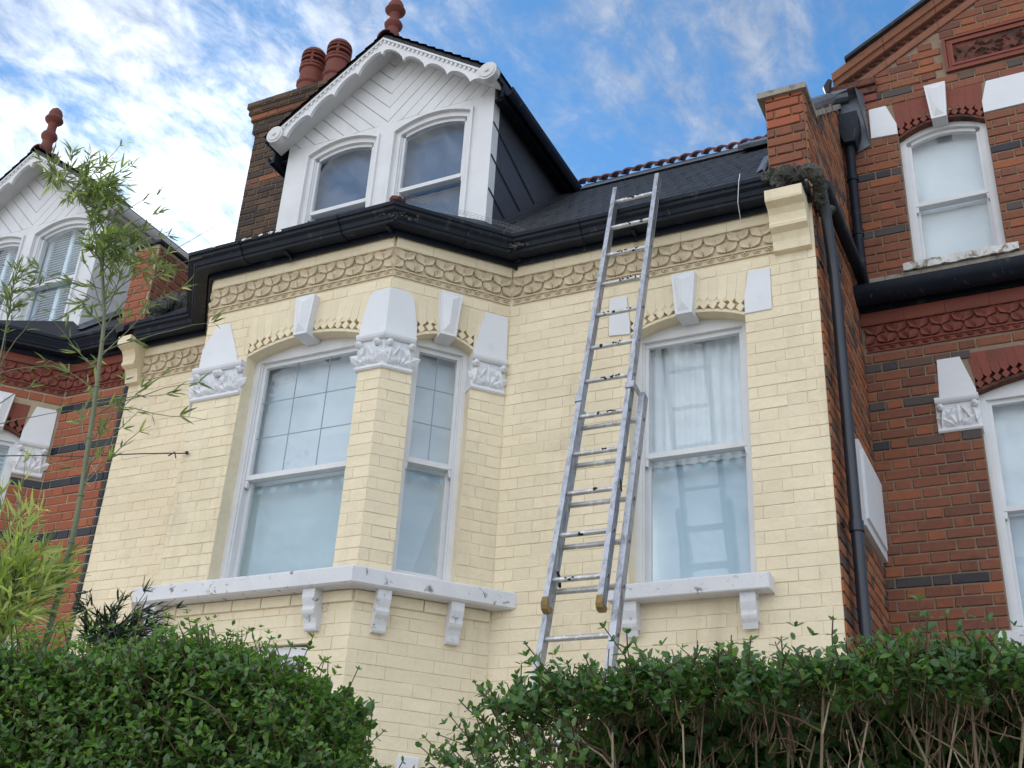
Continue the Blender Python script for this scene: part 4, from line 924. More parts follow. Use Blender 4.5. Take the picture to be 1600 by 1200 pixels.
# ------------------------------------------------------------------ right hand neighbour
HN = thing('terraced_house', 'dark weathered red brick house on the right with terracotta gable and peeling white sill', 'house', (.4, 1.511, 0))
YN = 1.511; FN = Fr((0, YN), (1, 0))
nw1 = (-.385, .75, 3.56, 5.40); nw2 = (-.68, -.055, 6.26, 7.62)
wall(FN, XR+.001, 1.6, 0, 7.95, [nw1, nw2], M['mortar_grey'], HN, t=.12)
bands = {69, 65, 73, 52, 88, 95, 105}
def nm(k, s):
    if k in bands: return 'bluebrown' if random.random() < .85 else 'redmix'
    return 'redmix'
NB = lay(FN, XR+.004, 1.6, 1.5, 5.64, [(-.385, .75, 3.56, 5.52), (-.656, -.37, 4.94, 5.20), (-.612, -.46, 5.20, 5.49), (-.46, .75, 5.2, 5.5)], nm, 'rough')
NB += lay(FN, XR+.004, 1.6, 6.12, 7.95, [(-.68, -.055, 6.26, 7.83), (-.88, -.68, 7.515, 7.80), (-.06, .7, 7.51, 7.81)], nm, 'rough', phase=.1)
slp = .585
zin = lambda x: 8.11+slp*(x+.83)
tri_in = lambda s, z: z < zin(s)-.03 and not (-.29 < s < .9 and 7.93 < z < 8.36)
mb = MB(); mb.poly(FN, [(-1.12, 7.95), (1.6, 7.95), (1.6, zin(1.6)), (-1.12, zin(-1.12))], -.12, 0); mb.build('gable_wall', M['mortar_grey'], HN)
NB += lay(FN, -.86, 1.6, 7.951, 9.5, [], nm, 'rough', inside=lambda s, z: z < zin(s)+.0 and not (-.27 < s < .9 and 7.96 < z < 8.32))
place_bricks(NB, HN)
frieze(FN, HN, XR+.03, 1.6, 'terra'); cornice_blocks(FN, HN, XR+.01, 1.6, 'terra')
arch(FN, HN, -.385, .75, 5.22, .10, 'terra', 'terra_dark', top=5.52)
arch(FN, HN, -.68, -.055, 7.46, .10, 'terra', 'terra_dark', top=7.81)
for pts in ([(-.625, 5.195), (-.385, 5.20), (-.385, 5.24), (-.46, 5.50), (-.61, 5.50)], [(-.88, 7.515), (-.68, 7.50), (-.68, 7.60), (-.745, 7.80), (-.875, 7.80)],
            [(-.055, 7.51), (.60, 7.51), (.60, 7.80), (-.005, 7.80), (-.055, 7.62)]):
    mb = MB(); mb.poly(FN, pts, -.12, .016, .003); mb.build('impost_block', M['white_stone'], HN)
capital([(-.655, YN), (-.375, YN)], HN, frs=[(FN, -.64, -.39)])
window(FN, HN, -.385, .75, 3.57, 5.23, 4.39, .09, -.07, 'net', 'obscure_grey', low_split=4.12)
window(FN, HN, -.68, -.055, 6.27, 7.47, 6.86, .09, -.06, 'net', 'net', arched=True)
mb = MB(); mb.tube([FN.pt(.10, -.05, 4.37), FN.pt(.10, .0, 4.345), FN.pt(.02, .015, 4.345), FN.pt(.0, -.05, 4.36)], .006, 6); mb.build('sash_handle', M['alu'], HN)
mb = MB(); mb.cbox(FN, -.46, .85, -.10, .12, 3.44, 3.56, .006); mb.build('window_sill', M['white_sill'], HN)
mb = MB(); n = 22                                      # crumbling sill
vs = []
for i in range(n+1):
    x = -.745+.77*i/n; j = lambda: random.uniform(-.006, .006); vs += [FN.pt(x, -.06, 6.205), FN.pt(x, .125+j(), 6.200+j()), FN.pt(x, .130+j(), 6.258+j()), FN.pt(x, -.06, 6.275)]
mb.add(vs, [(i*4+a, i*4+(a+1) % 4, i*4+4+(a+1) % 4, i*4+4+a) for i in range(n) for a in range(4)]+[(3, 2, 1, 0), (n*4, n*4+1, n*4+2, n*4+3)]); mb.build('window_sill', M['peeling'], HN, label='peeling cracked white sill above the gutter')
mb = MB(); mb.box(FN, XR+.002, 1.6, .001, .10, 6.115, 6.195); mb.build('ledge', M['capstone'], HN)
# gutter
def gprof(z, d): return [(d, z+.06), (d+.02, z+.01), (d+.07, z-.01), (d+.13, z+.01), (d+.165, z+.06), (d+.17, z+.11), (d+.155, z+.11), (d+.15, z+.065), (d+.12, z+.025), (d+.07, z+.005), (d+.02, z+.025), (d+.01, z+.11), (d, z+.11)]
mb = MB(); mb.sweep([(XR+.01, YN), (1.6, YN)], gprof(5.975, .055)); o = mb.build('gutter', M['black'], HN); smooth_angle(o, .9)
mb = MB(); mb.sweep([(XR+.01, YN), (1.6, YN)], [(0, 5.958), (.05, 5.958), (.05, 6.10), (0, 6.10)]); mb.build('fascia_board', M['black'], HN)
# raking terracotta cornice of the gable
def rake(d0, d1, o0, o1, m, name, x0=-1.12, x1=1.4, seg=6, carve=False):
    for i in range(seg):
        a = x0+(x1-x0)*i/seg+.0015; b = x0+(x1-x0)*(i+1)/seg-.0015
        mb = MB(); za = lambda x: zin(x)
        vs = [FN.pt(x, d, za(x)+o) for x in (a, b) for d, o in ((-.10, o0), (d0, o0), (d1, o1), (-.10, o1))]
        mb.add(vs, [(0, 1, 2, 3), (7, 6, 5, 4), (0, 4, 5, 1), (1, 5, 6, 2), (2, 6, 7, 3), (3, 7, 4, 0)])
        if carve:
            q = int((b-a)/.055)
            for k in range(q):
                x = a+(b-a)*(k+.5)/q; zc = za(x)+(o0+o1)/2
                for sg in (-1, 1): mb.leaf(FN, x, zc-.01, (d0+d1)/2, math.atan(slp)+math.pi/2+sg*.8, .05, .025, .022)
        mb.build(name, M[m], HN)
rake(.02, .035, .0, .055, 'terra_pale', 'gable_moulding'); rake(.018, .022, .057, .125, 'terra_dark', 'gable_frieze', carve=True); rake(.06, .08, .127, .165, 'terra_pale', 'gable_moulding'); rake(.10, .12, .167, .225, 'terra_pale', 'gable_coping')
mb = MB(); vs = [FN.pt(x, d, zin(x)+o) for x in (-1.0, 1.5) for d, o in ((-2.5, .232), (.16, .232), (.16, .262), (-2.5, .262))]
mb.add(vs, [(0, 1, 2, 3), (7, 6, 5, 4), (0, 4, 5, 1), (1, 5, 6, 2), (2, 6, 7, 3), (3, 7, 4, 0)]); mb.build('roof_verge', M['slate'], HN)
for a, b, z0, z1, dd, m in ((-1.16, -.80, 8.02, 8.085, .06, 'terra_dark'), (-1.13, -.80, 7.955, 8.018, .035, 'terra_dark'), (-1.10, -.80, 7.88, 7.953, .02, 'terra')):
    mb = MB(); mb.cbox(FN, a, b, -.10, dd, z0, z1, .006); mb.build('kneeler', M[m], HN)
mb = MB(); mb.tube([FN.pt(-1.16, .12, 7.97), FN.pt(-1.165, .10, 8.05), FN.pt(-1.14, .10, 8.12)], [.02, .035, .02], 8); mb.build('kneeler_end', M['slate'], HN)
# carved panel
mb = MB()
for k, (e, d0, d1) in enumerate(((0, 0, .03), (.028, 0, .018), (.05, 0, .026))):
    w_ = .022; x0, x1, z0, z1 = -.27+e, .85, 7.97+e, 8.31-e
    mb.box(FN, x0, x1, d0, d1, z0, z0+w_); mb.box(FN, x0, x1, d0, d1, z1-w_, z1); mb.box(FN, x0, x0+w_, d0, d1-.001, z0+w_, z1-w_)
mb.build('panel_frame', M['terra'], HN)
mb = MB(); mb.box(FN, -.197, .85, 0, .008, 8.043, 8.237)
for k in range(70): mb.leaf(FN, random.uniform(-.18, .8), random.uniform(8.06, 8.2), .008, random.uniform(0, 6.28), random.uniform(.04, .07), .03, random.uniform(.012, .03))
mb.build('carved_panel', M['terra_dark'], HN)
mb = MB(); a = FN.pt(-.50, -.3, 8.60); mb.tube([(-.55, 2.0, 8.80), (-.66, 2.0, 9.12)], .006, 5); mb.tube([(-.60, 2.0, 8.95), (-.68, 2.0, 8.93)], .004, 4); o = mb.build('aerial', M['wire']); tag(o, 'thin grey aerial rod above the right hand gable verge', 'aerial')

# ------------------------------------------------------------------ left hand neighbour
HL = thing('terraced_house', 'clean red brick house on the left with blue brick bands, white dormer and shutters', 'house', (-9.2, 0, 0))
LI, LC = (-7.335, 0), (-7.893, -.64)
FLS = Fr(LC, (LI[0]-LC[0], LI[1]-LC[1])); LL = math.hypot(LI[0]-LC[0], LI[1]-LC[1])
wall(FM, LI[0], XL-.001, 0, WT, [], M['mortar_tan'], HL, t=.12); hl = (LL-.65, LL-.25, SILL, 5.40)
wall(FLS, 0, LL, 0, WT, [hl], M['mortar_tan'], HL, t=.15); wall(FBF, -9.6, LC[0], 0, WT, [(-9.2, -8.1, SILL, 5.36)], M['mortar_tan'], HL)
def lm(k, s): return 'blue' if k in (73, 68, 64, 58) else 'red'
LB = lay(FM, LI[0]+.003, XL-.05, 1.5, 5.64, [], lm, 'crisp'); LB += lay(FM, XL-.05, XL-.003, 1.5, 5.64, [], lambda k, s: 'blue', 'crisp', phase=XL-.05)
LB += lay(FLS, 0, LL-.003, 1.5, 5.64, [(LL-.65, LL-.25, SILL, 5.52), (LL-.26, LL-.02, 4.90, 5.52)], lm, 'crisp')
LB += lay(FBF, -9.6, LC[0], 1.5, 5.64, [(-9.2, -8.1, SILL, 5.52)], lm, 'crisp')
place_bricks(LB, HL)
for F, a, b in ((FM, LI[0]+.01, XL-.02), (FLS, 0, LL-.01), (FBF, -9.5, LC[0])):
    frieze(F, HL, a, b, 'terra'); cornice_blocks(F, HL, a, b, 'terra')
arch(FLS, HL, LL-.65, LL-.25, 5.22, .06, 'terra', 'terra_dark', top=5.50)
mb = MB(); mb.poly(FLS, [(LL-.25, 5.19), (LL-.02, 5.19), (LL-.025, 5.50), (LL-.19, 5.50), (LL-.25, 5.27)], -.15, .016, .003); mb.build('impost_block', M['white_stone'], HL)
capital([FLS.pt(LL-.25, 0, 0)[:2], FLS.pt(LL-.02, 0, 0)[:2]], HL, z0=4.895, z1=5.19, frs=[(FLS, LL-.24, LL-.03)])
window(FLS, HL, LL-.65, LL-.25, 3.61, 5.23, 4.40, .055, -.06, 'blue_net', 'blue_net', louvres=True, fw=.035)
lp = [(-9.6, -.64), LC, LI, (-6.70, 0)]
mb = MB(); mb.sweep(lp, gutter_profile()); o = mb.build('gutter', M['black'], HL); smooth_angle(o, .9)
mb = MB(); mb.sweep(lp, [(-.05, 5.957), (.035, 5.957), (.040, 5.925), (.058, 5.925), (.058, 6.10), (-.05, 6.10)]); mb.build('fascia_board', M['black'], HL)
mb = MB(); mb.sweep([(-9.6, -.64), LC, (-7.26, .08)], [(-.12, 3.495), (.130, 3.495), (.130, 3.602), (-.12, 3.612)]); mb.build('bay_sill', M['white_sill'], HL)
roof_slab(-9.8, -6.66, -.16, 1.5, 6.105, 7.685, .05, 'slate', 'roof', HL)
mb = MB(); mb.add([(-9.6, -.80, zb_), (-7.97, -.80, zb_), (-7.1, .06, zb_), (-7.6, .10, 6.48), (-9.5, .10, 6.48)], [(0, 1, 3, 4), (1, 2, 3)]); mb.build('bay_roof', M['slate'], HL)
dormer(-8.51, HL, 'timber', 'timber_old', 'timber', True, 9.10)
# brick upstand beside it
mb = MB(); mb.poly(Fr((-6.64, 0), (0, 1)), [(0, 6.1), (1.4, 7.4), (1.4, 7.9), (.35, 7.0), (0, 7.0)], -.25, 0); up = mb.build('parapet_wall', M['mortar_tan'], HL)
UB = lay(FM, -6.89, -6.64, 6.12, 7.0, [], lambda k, s: 'red', 'crisp', phase=-6.89)
for b in UB: o = bpy.data.objects.new('brick', brick_mesh(b[3], b[5], b[4])); o.rotation_euler = (0, 0, b[1]); o.scale = b[2]; link(o, b[0], up)
US = lay(Fr((-6.64, 0), (0, 1)), 0, 1.4, 6.12, 7.9, [], lambda k, s: 'redmix', 'rough', inside=lambda s, z: z < (6.98 if s < .35 else 7.0+(s-.35)*.857-.03) and z > 6.1+s*.93)
for b in US: o = bpy.data.objects.new('brick', brick_mesh(b[3], b[5], b[4])); o.rotation_euler = (0, 0, b[1]); o.scale = b[2]; link(o, b[0], up)
mb = MB(); mb.add([(-6.92, -.03, 7.005), (-6.61, -.03, 7.005), (-6.61, .36, 7.005), (-6.92, .36, 7.005), (-6.92, -.03, 7.03), (-6.61, -.03, 7.03), (-6.61, .36, 7.03), (-6.92, .36, 7.03)], [(4, 5, 6, 7), (0, 1, 5, 4), (1, 2, 6, 5), (3, 2, 1, 0)]); mb.build('parapet_cap', M['slate'], HL)
mb = MB()
for t in np.linspace(0, 1, 26): mb.blob((-6.50+.12*random.random(), -.12+.5*t, 6.22+.42*t+random.gauss(0, .02)), .055, .055, .07, 8, 5, .3)
o = mb.build('crusted_lead', M['moss'], HL); smooth_angle(o)

# ------------------------------------------------------------------ ladder
LD = thing('extension_ladder', 'worn double aluminium extension ladder leaning on the black gutter beside the right hand window', 'ladder', (-2.15, -1.93, 0))
ls = 3.7; yl = lambda z, o=0: -.30-(6.1-z)/ls-o          # front plane of the fly section
nrm = Vector((0, -1, 1/ls)).normalized(); upv = Vector((0, 1/ls, 1)).normalized()
def stile(x0, x1, za, zb, off, dep=.058):
    """C section rail: web on the outside, flanges front and back"""
    mb = MB(); A = Vector((0, yl(za), za))-nrm*off; B = Vector((0, yl(zb), zb))-nrm*off
    def bar(xa, xb, d0, d1): mb.add([P+Vector((x, 0, 0))-nrm*d for P in (A, B) for d in (d0, d1) for x in (xa, xb)], [(0, 1, 3, 2), (4, 6, 7, 5), (0, 4, 5, 1), (2, 3, 7, 6), (0, 2, 6, 4), (1, 5, 7, 3)])
    bar(x0, x1, 0, .004); bar(x0, x1, dep-.004, dep); bar(x1-.006, x1-.001, .004, dep-.004); bar(x0+.004, x0+.009, .004, dep-.004)
    return mb
def rung(xa, xb, z, off, d=.030, r=.014):
    c = Vector((0, yl(z), z))-nrm*(off+d); mb = MB(); mb.tube([c+Vector((xa, 0, 0)), c+Vector((xb, 0, 0))], r, 12)
    o = mb.build('rung', M['alurung'], LD); smooth_angle(o)
    return c
ux0, ux1, uy0, uy1 = -2.330, -2.302, -2.042, -2.014
s1 = stile(ux0, ux1, 3.165, 6.225, 0).build('stile', M['alu'], LD); s2 = stile(uy0, uy1, 3.150, 6.265, 0).build('stile', M['alu'], LD)
lx0, lx1, ly0, ly1 = -2.352, -2.324, -1.988, -1.955
s3 = stile(lx0, lx1, .0, 4.44, .066).build('stile', M['alu'], LD); s4 = stile(ly0, ly1, .0, 4.475, .066).build('stile', M['alu'], LD)
zr_ = [6.107, 5.858, 5.605, 5.350, 5.093, 4.835, 4.582, 4.33, 4.076, 3.824, 3.571, 3.315]
tar = MB()
for i, z in enumerate(zr_):
    c = rung(ux1-.006, uy0+.006, z, 0)
    for k in range(3 if i < 8 else 1):
        q = c+Vector((random.uniform(-2.24, -2.08), 0, 0))+nrm*.010; 
        for _ in range(3): q2 = q+Vector((random.gauss(0, .010), 0, random.gauss(0, .004))); tar.blob(q2, .012*random.uniform(.5, 1.3), .006, .007, 6, 4, .3)
tar.build('tar_splash', M['tar'], LD)
for k in range(18):
    z = 4.335-.254*k
    if z > .15: rung(lx1-.006, ly0+.006, z-.03, .066)
for st_, xa in ((s1, None), (s2, None)): pass
for x0, x1, z, off, m, nm_ in ((ux0-.003, ux1+.003, 3.165, 0, 'yellow', 'foot_cap'), (uy0-.003, uy1+.003, 3.150, 0, 'yellow', 'foot_cap')):
    A = Vector((0, yl(z), z)); mb = MB(); n = 6; vs = []
    prof_ = [(-.004, .045), (-.006, .0), (.006, -.018), (.03, -.026), (.055, -.02), (.064, -.005), (.064, .012), (.02, .004)]
    for x in (x0, x1): vs += [A+Vector((x, 0, 0))-nrm*d+upv*u for d, u in prof_]
    q = len(prof_); mb.add(vs, [tuple(range(q)), tuple(reversed(range(q, 2*q)))]+[(i, q+i, q+(i+1) % q, (i+1) % q) for i in range(q)]); mb.build(nm_, M[m], LD)
for x0, x1, z, dd in ((ux0-.010, ux1+.004, 4.42, .10), (uy0-.004, uy1+.020, 4.46, .13)):         # guide brackets wrapping both sections
    A = Vector((0, yl(z), z)); mb = MB()
    for (xa, xb, d0, d1) in ((x0, x1, -.006, -.001), (x0 if x0 < -2.2 else x1-.004, (x0+.004) if x0 < -2.2 else x1, -.001, dd), ):
        mb.add([A+Vector((x, 0, 0))-nrm*d+upv*u for u in (0, .045) for d in (d0, d1) for x in (xa, xb)], [(0, 1, 3, 2), (4, 6, 7, 5), (0, 4, 5, 1), (2, 3, 7, 6), (0, 2, 6, 4), (1, 5, 7, 3)])
    mb.build('guide_bracket', M['alu'], LD)
caps_ = MB(); holes_ = MB()
for z in zr_+[]:                                        # rung ends riveted through the right stiles
    c = Vector((uy1-.0005, yl(z), z))-nrm*.030; n = 10
    def disc(mb, c, r, h): mb.add([c+Vector((h*e, 0, 0))+upv*r*math.sin(2*math.pi*k/n)+nrm*r*.8*math.cos(2*math.pi*k/n) for e in (0, 1) for k in range(n)], [tuple(range(n, 2*n))]+[(k, (k+1) % n, n+(k+1) % n, n+k) for k in range(n)])
    disc(caps_, c, .0125, .0035); disc(holes_, c+Vector((.0035, 0, 0)), .009, .0006)
for k in range(12):
    z = 4.305-.254*k; c = Vector((ly1-.0005, yl(z), z))-nrm*.096; disc(caps_, c, .0125, .0035); disc(holes_, c+Vector((.0035, 0, 0)), .009, .0006)
caps_.build('rung_ends', M['alu'], LD); holes_.build('rung_end_rust', M['brown_metal'], LD)
mb = MB()
for x0, z in ((uy0-.004, 3.86), (ux1-.004, 3.33)):
    A = Vector((x0, yl(z), z))-nrm*.03
    mb.tube([A+Vector((.02, 0, .03)), A+Vector((.03, .005, .0)), A+Vector((.028, .02, -.045)), A+Vector((.02, .03, -.03))], .008, 6)
mb.build('stay_hook', M['tar'], LD)

# ------------------------------------------------------------------ cable
A, B = Vector((-8.6, -1.05, 4.93)), Vector((-5.215, -.665, 4.555)); mb = MB()
mb.tube([A.lerp(B, t)+Vector((0, 0, -.05*math.sin(math.pi*t)+.004*math.sin(t*23))) for t in np.linspace(0, 1, 20)], .0045, 5); mb.blob(tuple(B), .014, .014, .014, 6, 4)
mb.tube([B+Vector((-.16, 0, .0)), B+Vector((-.10, -.01, .015)), B+Vector((-.08, -.01, -.03))], .005, 5)
o = mb.build('cable', M['pipe']); tag(o, 'black cable strung from the left house to the bay corner of the cream house', 'cable')
mb = MB(); P0 = Vector((-5.95, -.75, 4.63)); pts = []
for t in np.linspace(0, 1, 14): pts.append(P0+Vector((.045*math.sin(t*math.pi*2), 0, -.26*t)))
mb.tube(pts, .0022, 4); mb.tube([P0+Vector((-.045*math.sin(t*math.pi*2), 0, -.26*t)) for t in np.linspace(0, 1, 14)], .0022, 4)
o = mb.build('wire_loop', M['wire']); tag(o, 'small twisted loop of thin wire hanging from the black cable', 'wire')

# ------------------------------------------------------------------ planting
def leaf_template(kind):
    if kind == 'privet':    # unit length, folded ovate leaf
        v = [(0, 0, 0), (.28, .25, .05), (.68, .25, .04), (1, 0, -.06), (.68, -.25, .04), (.28, -.25, .05), (.45, 0, -.02)]
        f = [(0, 6, 1), (1, 6, 2), (2, 6, 3), (3, 6, 4), (4, 6, 5), (5, 6, 0)]
    else:
        v = [(0, 0, 0), (.22, .065, .01), (.6, .055, .0), (1, 0, -.10), (.6, -.055, .0), (.22, -.065, .01), (.4, 0, -.012)]
        f = [(0, 6, 1), (1, 6, 2), (2, 6, 3), (3, 6, 4), (4, 6, 5), (5, 6, 0)]
    return np.array(v), f
def joined_leaves(name, kind, items, mats, parent, obj_n=0):
    """items: (pos, dir, normal, length, mat index); the largest in the picture become objects"""
    T, Fc = leaf_template(kind); n = len(T)
    P = np.array([i[0] for i in items]); D = np.array([i[1] for i in items], float); U = np.array([i[2] for i in items], float); Ln = np.array([i[3] for i in items]); Mi = np.array([i[4] for i in items])
    D /= np.linalg.norm(D, axis=1)[:, None]; S = np.cross(U, D); S /= np.maximum(1e-6, np.linalg.norm(S, axis=1))[:, None]; U = np.cross(D, S)
    sel = np.zeros(len(items), bool)
    if obj_n:
        c = P+D*Ln[:, None]*.5; d = c-np.array(CAM); z = d@np.array(cf_); x = 800+FPX*(d@np.array(cr_))/z; y = 600-FPX*(d@np.array(cu_))/z
        ok = (x > 0) & (x < 1600) & (y > 0) & (y < 1200); area = np.where(ok, Ln**2/z**2*np.abs((U*d).sum(1))/np.linalg.norm(d, axis=1)/z**3, 0)
        idx = np.argsort(-area)[:obj_n]; sel[idx[area[idx] > 0]] = True
        mes = []
        for m in mats: me = bpy.data.meshes.new('leaf'); me.from_pydata(T.tolist(), [], Fc); me.materials.append(m); mes.append(me)
        for i in np.nonzero(sel)[0]:
            o = bpy.data.objects.new('leaf', mes[Mi[i]]); o.rotation_mode = 'QUATERNION'
            o.rotation_quaternion = Matrix(((D[i][0], S[i][0], U[i][0]), (D[i][1], S[i][1], U[i][1]), (D[i][2], S[i][2], U[i][2]))).to_quaternion(); o.scale = (Ln[i],)*3
            link(o, tuple(P[i]), parent)
    k = np.nonzero(~sel)[0]; V = P[k][:, None, :]+Ln[k][:, None, None]*(T[None, :, 0:1]*D[k][:, None, :]+T[None, :, 1:2]*S[k][:, None, :]+T[None, :, 2:3]*U[k][:, None, :])
    V = V.reshape(-1, 3); c = np.array(WP[parent.name]); me = bpy.data.meshes.new(name); nf = len(Fc)
    faces = (np.array(Fc)[None]+(np.arange(len(k))*n)[:, None, None]).reshape(-1, 3)
    me.vertices.add(len(V)); me.vertices.foreach_set('co', (V-c).ravel()); me.loops.add(faces.size); me.loops.foreach_set('vertex_index', faces.ravel().astype(np.int32))
    me.polygons.add(len(faces)); me.polygons.foreach_set('loop_start', np.arange(0, faces.size, 3, dtype=np.int32)); me.polygons.foreach_set('loop_total', np.full(len(faces), 3, dtype=np.int32))
    for m in mats: me.materials.append(m)
    me.polygons.foreach_set('material_index', np.repeat(Mi[k], nf).astype(np.int32)); me.update(); me.validate()
    o = bpy.data.objects.new(name, me); link(o, tuple(c), parent, kind='stuff'); return o
def rv(): v = rng.normal(size=3); return v/np.linalg.norm(v)
def sprig(items, twigs, p, d, L_, n, size, young=0.0, mi=0, myoung=1, droop=.0, tr=.0014):
    """short shoot with opposite leaf pairs"""
    d = np.array(d)/np.linalg.norm(d); p = np.array(p); pts = [p.copy()]; side = np.cross(d, rv()); side /= np.linalg.norm(side)
    for k in range(n):
        p = p+d*L_/n; d = d+rv()*.12+np.array([0, 0, .06]); d /= np.linalg.norm(d); pts.append(p.copy())
        s = size*(1-.35*k/n)*rng.uniform(.8, 1.2); s2 = np.cross(d, side) if k % 2 else side; s2 = s2/np.linalg.norm(s2)
        m = myoung if rng.random() < young*(k+1)/n else mi
        for sg in (-1, 1):
            ld = s2*sg*1.0+d*rng.uniform(.35, .9)+rv()*.2; nn = d*.9+np.array([0, 0, .5])+rv()*.25-s2*sg*.4
            items.append((p.copy(), ld, nn, s, m))
    items.append((p, d, side, size*.5, myoung if rng.random() < young*1.5 else mi))
    twigs.append((pts, tr))
def hedge(name, label, x0, x1, yf, yb, ztop, seed, top_sprigs, face_cov, size, young, bare):
    global rng; rng = np.random.default_rng(seed)
    root = thing(name, label, 'hedge', ((x0(1.9)+x1)/2, (yf+yb)/2, 0))
    it = []; tw = []
    def surf_z(x, y): return ztop(x)-.10*max(0, (abs((y-yf)/(yb-yf)-.5)*2-.7)/.3)**2*.6
    # top surface
    for _ in range(top_sprigs):
        x = rng.uniform(x0(2.1)-.02, x1); y = rng.uniform(yf, yb) if rng.random() > .45 else rng.uniform(yf, yf+.22)
        z = surf_z(x, y)-(rng.uniform(.015, .06) if bare else rng.uniform(.02, .09))
        sprig(it, tw, (x, y, z), (rng.normal(0, .5), rng.normal(-.15, .5), 1), (rng.uniform(.03, .06) if bare else rng.uniform(.04, .085)+(.07 if rng.random() < .12 else 0)), rng.integers(3, 5), size*rng.uniform(.7, 1.05), young)
    # front, side and inner foliage
    A = (x1-x0(1.9))*(1.0)
    cnt = int(face_cov*A)
    k = 0
    while k < cnt:
        x = rng.uniform(x0(1.9)-.1, x1); z = ztop(x)-.03-rng.random()**1.3*.75; 
        if x < x0(z): continue
        lo = noise.noise(Vector((x*3.1, z*4.2, seed)))+.5*noise.noise(Vector((x*9, z*9, seed+5)))
        if bare and x > bare[0] and z < ztop(x)-(.055+.03*math.sin(x*23)) and lo < bare[1]-.9*max(0, x+.15) - (.5 if z < ztop(x)-.22 else 0): 
            k += 1; continue
        y = yf+abs(rng.normal(0, .05)) if rng.random() < .7 else rng.uniform(yf, yb)
        sprig(it, tw, (x, y, z), (rng.normal(0, .5), -.9+rng.normal(0, .3), rng.uniform(.1, 1.1)), rng.uniform(.05, .12), rng.integers(3, 5), size*rng.uniform(.75, 1.15), young*.5); k += 1
    # end face and back mass
    for _ in range(int(600*(ztop(x1)-.8))):
        z = rng.uniform(1.3, ztop(x1)); y = rng.uniform(yf, yb)
        for xe, sg in ((x0(z), -1), (x1, 1)):
            if name == 'privet_hedge' and sg == (-1 if x1 < -1 else 1) and rng.random() < .7: continue
            zz2 = min(z, ztop(xe+.02)); sprig(it, tw, (xe+rng.normal(0, .015), y, zz2-.04), (sg*1.0, rng.normal(-.2, .4), rng.uniform(.1, .9)), rng.uniform(.05, .11), 4, size*rng.uniform(.8, 1.1), young*.6)
    for _ in range(int(8000*A)):
        x = rng.uniform(x0(1.8), x1); z = ztop(x)-.03-rng.random()**1.8*.95; y = rng.uniform(yf+.32, yb+.05)
        if x < x0(z)+.07 or x > x1-.12: continue
        for q in range(5): it.append((np.array((x, y, z))+rv()*.03, rv(), rv(), size*1.9, 0))
    for _ in range(int(500*A)):                       # lower body, down to the ground
        x = rng.uniform(x0(1.0), x1); z = rng.uniform(.15, 1.35); y = rng.uniform(yf, yb)
        for q in range(4): it.append((np.array((x, y, z))+rv()*.04, rv(), rv(), size*1.6, 0))
    joined_leaves('foliage', 'privet', it, [M['privet'], M['privet_young']], root, 300)
    # woody stems
    st = MB(); st2 = MB()
    for pts, r in tw[::2]: st2.tube([tuple(q) for q in pts], r, 3, False)
    nst = int((48 if bare else 40)*A)
    for i in range(nst):
        x = rng.uniform(x0(1.5)+.03, x1); y = rng.uniform(yf+.015, yf+.38) ; zt = ztop(x)-rng.uniform(.03, .14); pts = []; p = np.array((x+rng.normal(0, .06), y, .0)); r0 = rng.uniform(.0022, .0058)
        nseg = 9; pts = [p.copy()]; dx_ = rng.normal(0, .035)
        for s in range(nseg): p = p+np.array((dx_+rng.normal(0, .022), rng.normal(0, .010), zt/nseg)); p[1] = min(max(p[1], yf+.01), yb-.05); pts.append(p.copy()) if p[2] < ztop(p[0])-.02 and x0(p[2])+.02 < p[0] < x1-.02 else None
        if len(pts) < 4: continue
        st.tube([tuple(q) for q in pts], [r0*(1-.55*s/nseg) for s in range(len(pts))], 5, False)
        for s in range(5, len(pts)):                   # forks near the top
            for q in range(rng.integers(1, 4)):
                b = pts[s-1]+(pts[s]-pts[s-1])*rng.random(); d = np.array((rng.normal(0, .9), rng.normal(-.2, .5), rng.uniform(.5, 1.3))); d /= np.linalg.norm(d); L2 = rng.uniform(.06, .22); bp = [b]
                for e in range(4): b = b+d*L2/4; d = d+rv()*.35; d /= np.linalg.norm(d); bp.append(b.copy())
                bp = [q_ for q_ in bp if q_[2] < ztop(q_[0])+.01]
                if len(bp) > 1: (st if rng.random() < .5 else st2).tube([tuple(q_) for q_ in bp], [r0*.42*(1-.5*e/4) for e in range(len(bp))], 4, False)
    for i in range(int((1300 if bare else 350)*A)):                       # dead dry twiglets and clipped tips
        x = rng.uniform(x0(1.95), x1); y = rng.uniform(yf, yf+.35); z = ztop(x)-abs(rng.normal(0, .10)); b = np.array((x, y, z)); d = np.array((rng.normal(0, .5), rng.normal(0, .4), 1)); d /= np.linalg.norm(d)
        L2 = rng.uniform(.012, .05); st2.tube([tuple(b), tuple(b+d*L2*.5+rv()*.004), tuple(b+d*L2)], .0012, 3, False)
    st.build('stems', M['twig'], root, kind='stuff'); st2.build('twigs', M['twig_dark'], root, kind='stuff')
    return root
def ztR(x):
    b = 2.106 if x > -.84 else 2.106-((-.84-x)/.30)**2*.16
    return b+.010*math.sin(x*17)+.008*math.sin(x*41+1)
def x0R(z): return -1.10+.10*max(0, (z-1.90)/.15)**1.5 if z > 1.90 else -1.10
hedge('privet_hedge', 'clipped privet hedge on the right with bare woody stems showing through its face', x0R, .75, -4.05, -3.40, ztR, 3, 3200, 1700, .0235, .18, (-.84, 1.1))
def ztL(x):
    if x < -1.69: b = 2.18+(-1.69-x)*.02
    else: b = 2.18-((x+1.69)/.24)**2*.22
    return b+.014*math.sin(x*13+.6)+.010*math.sin(x*31)
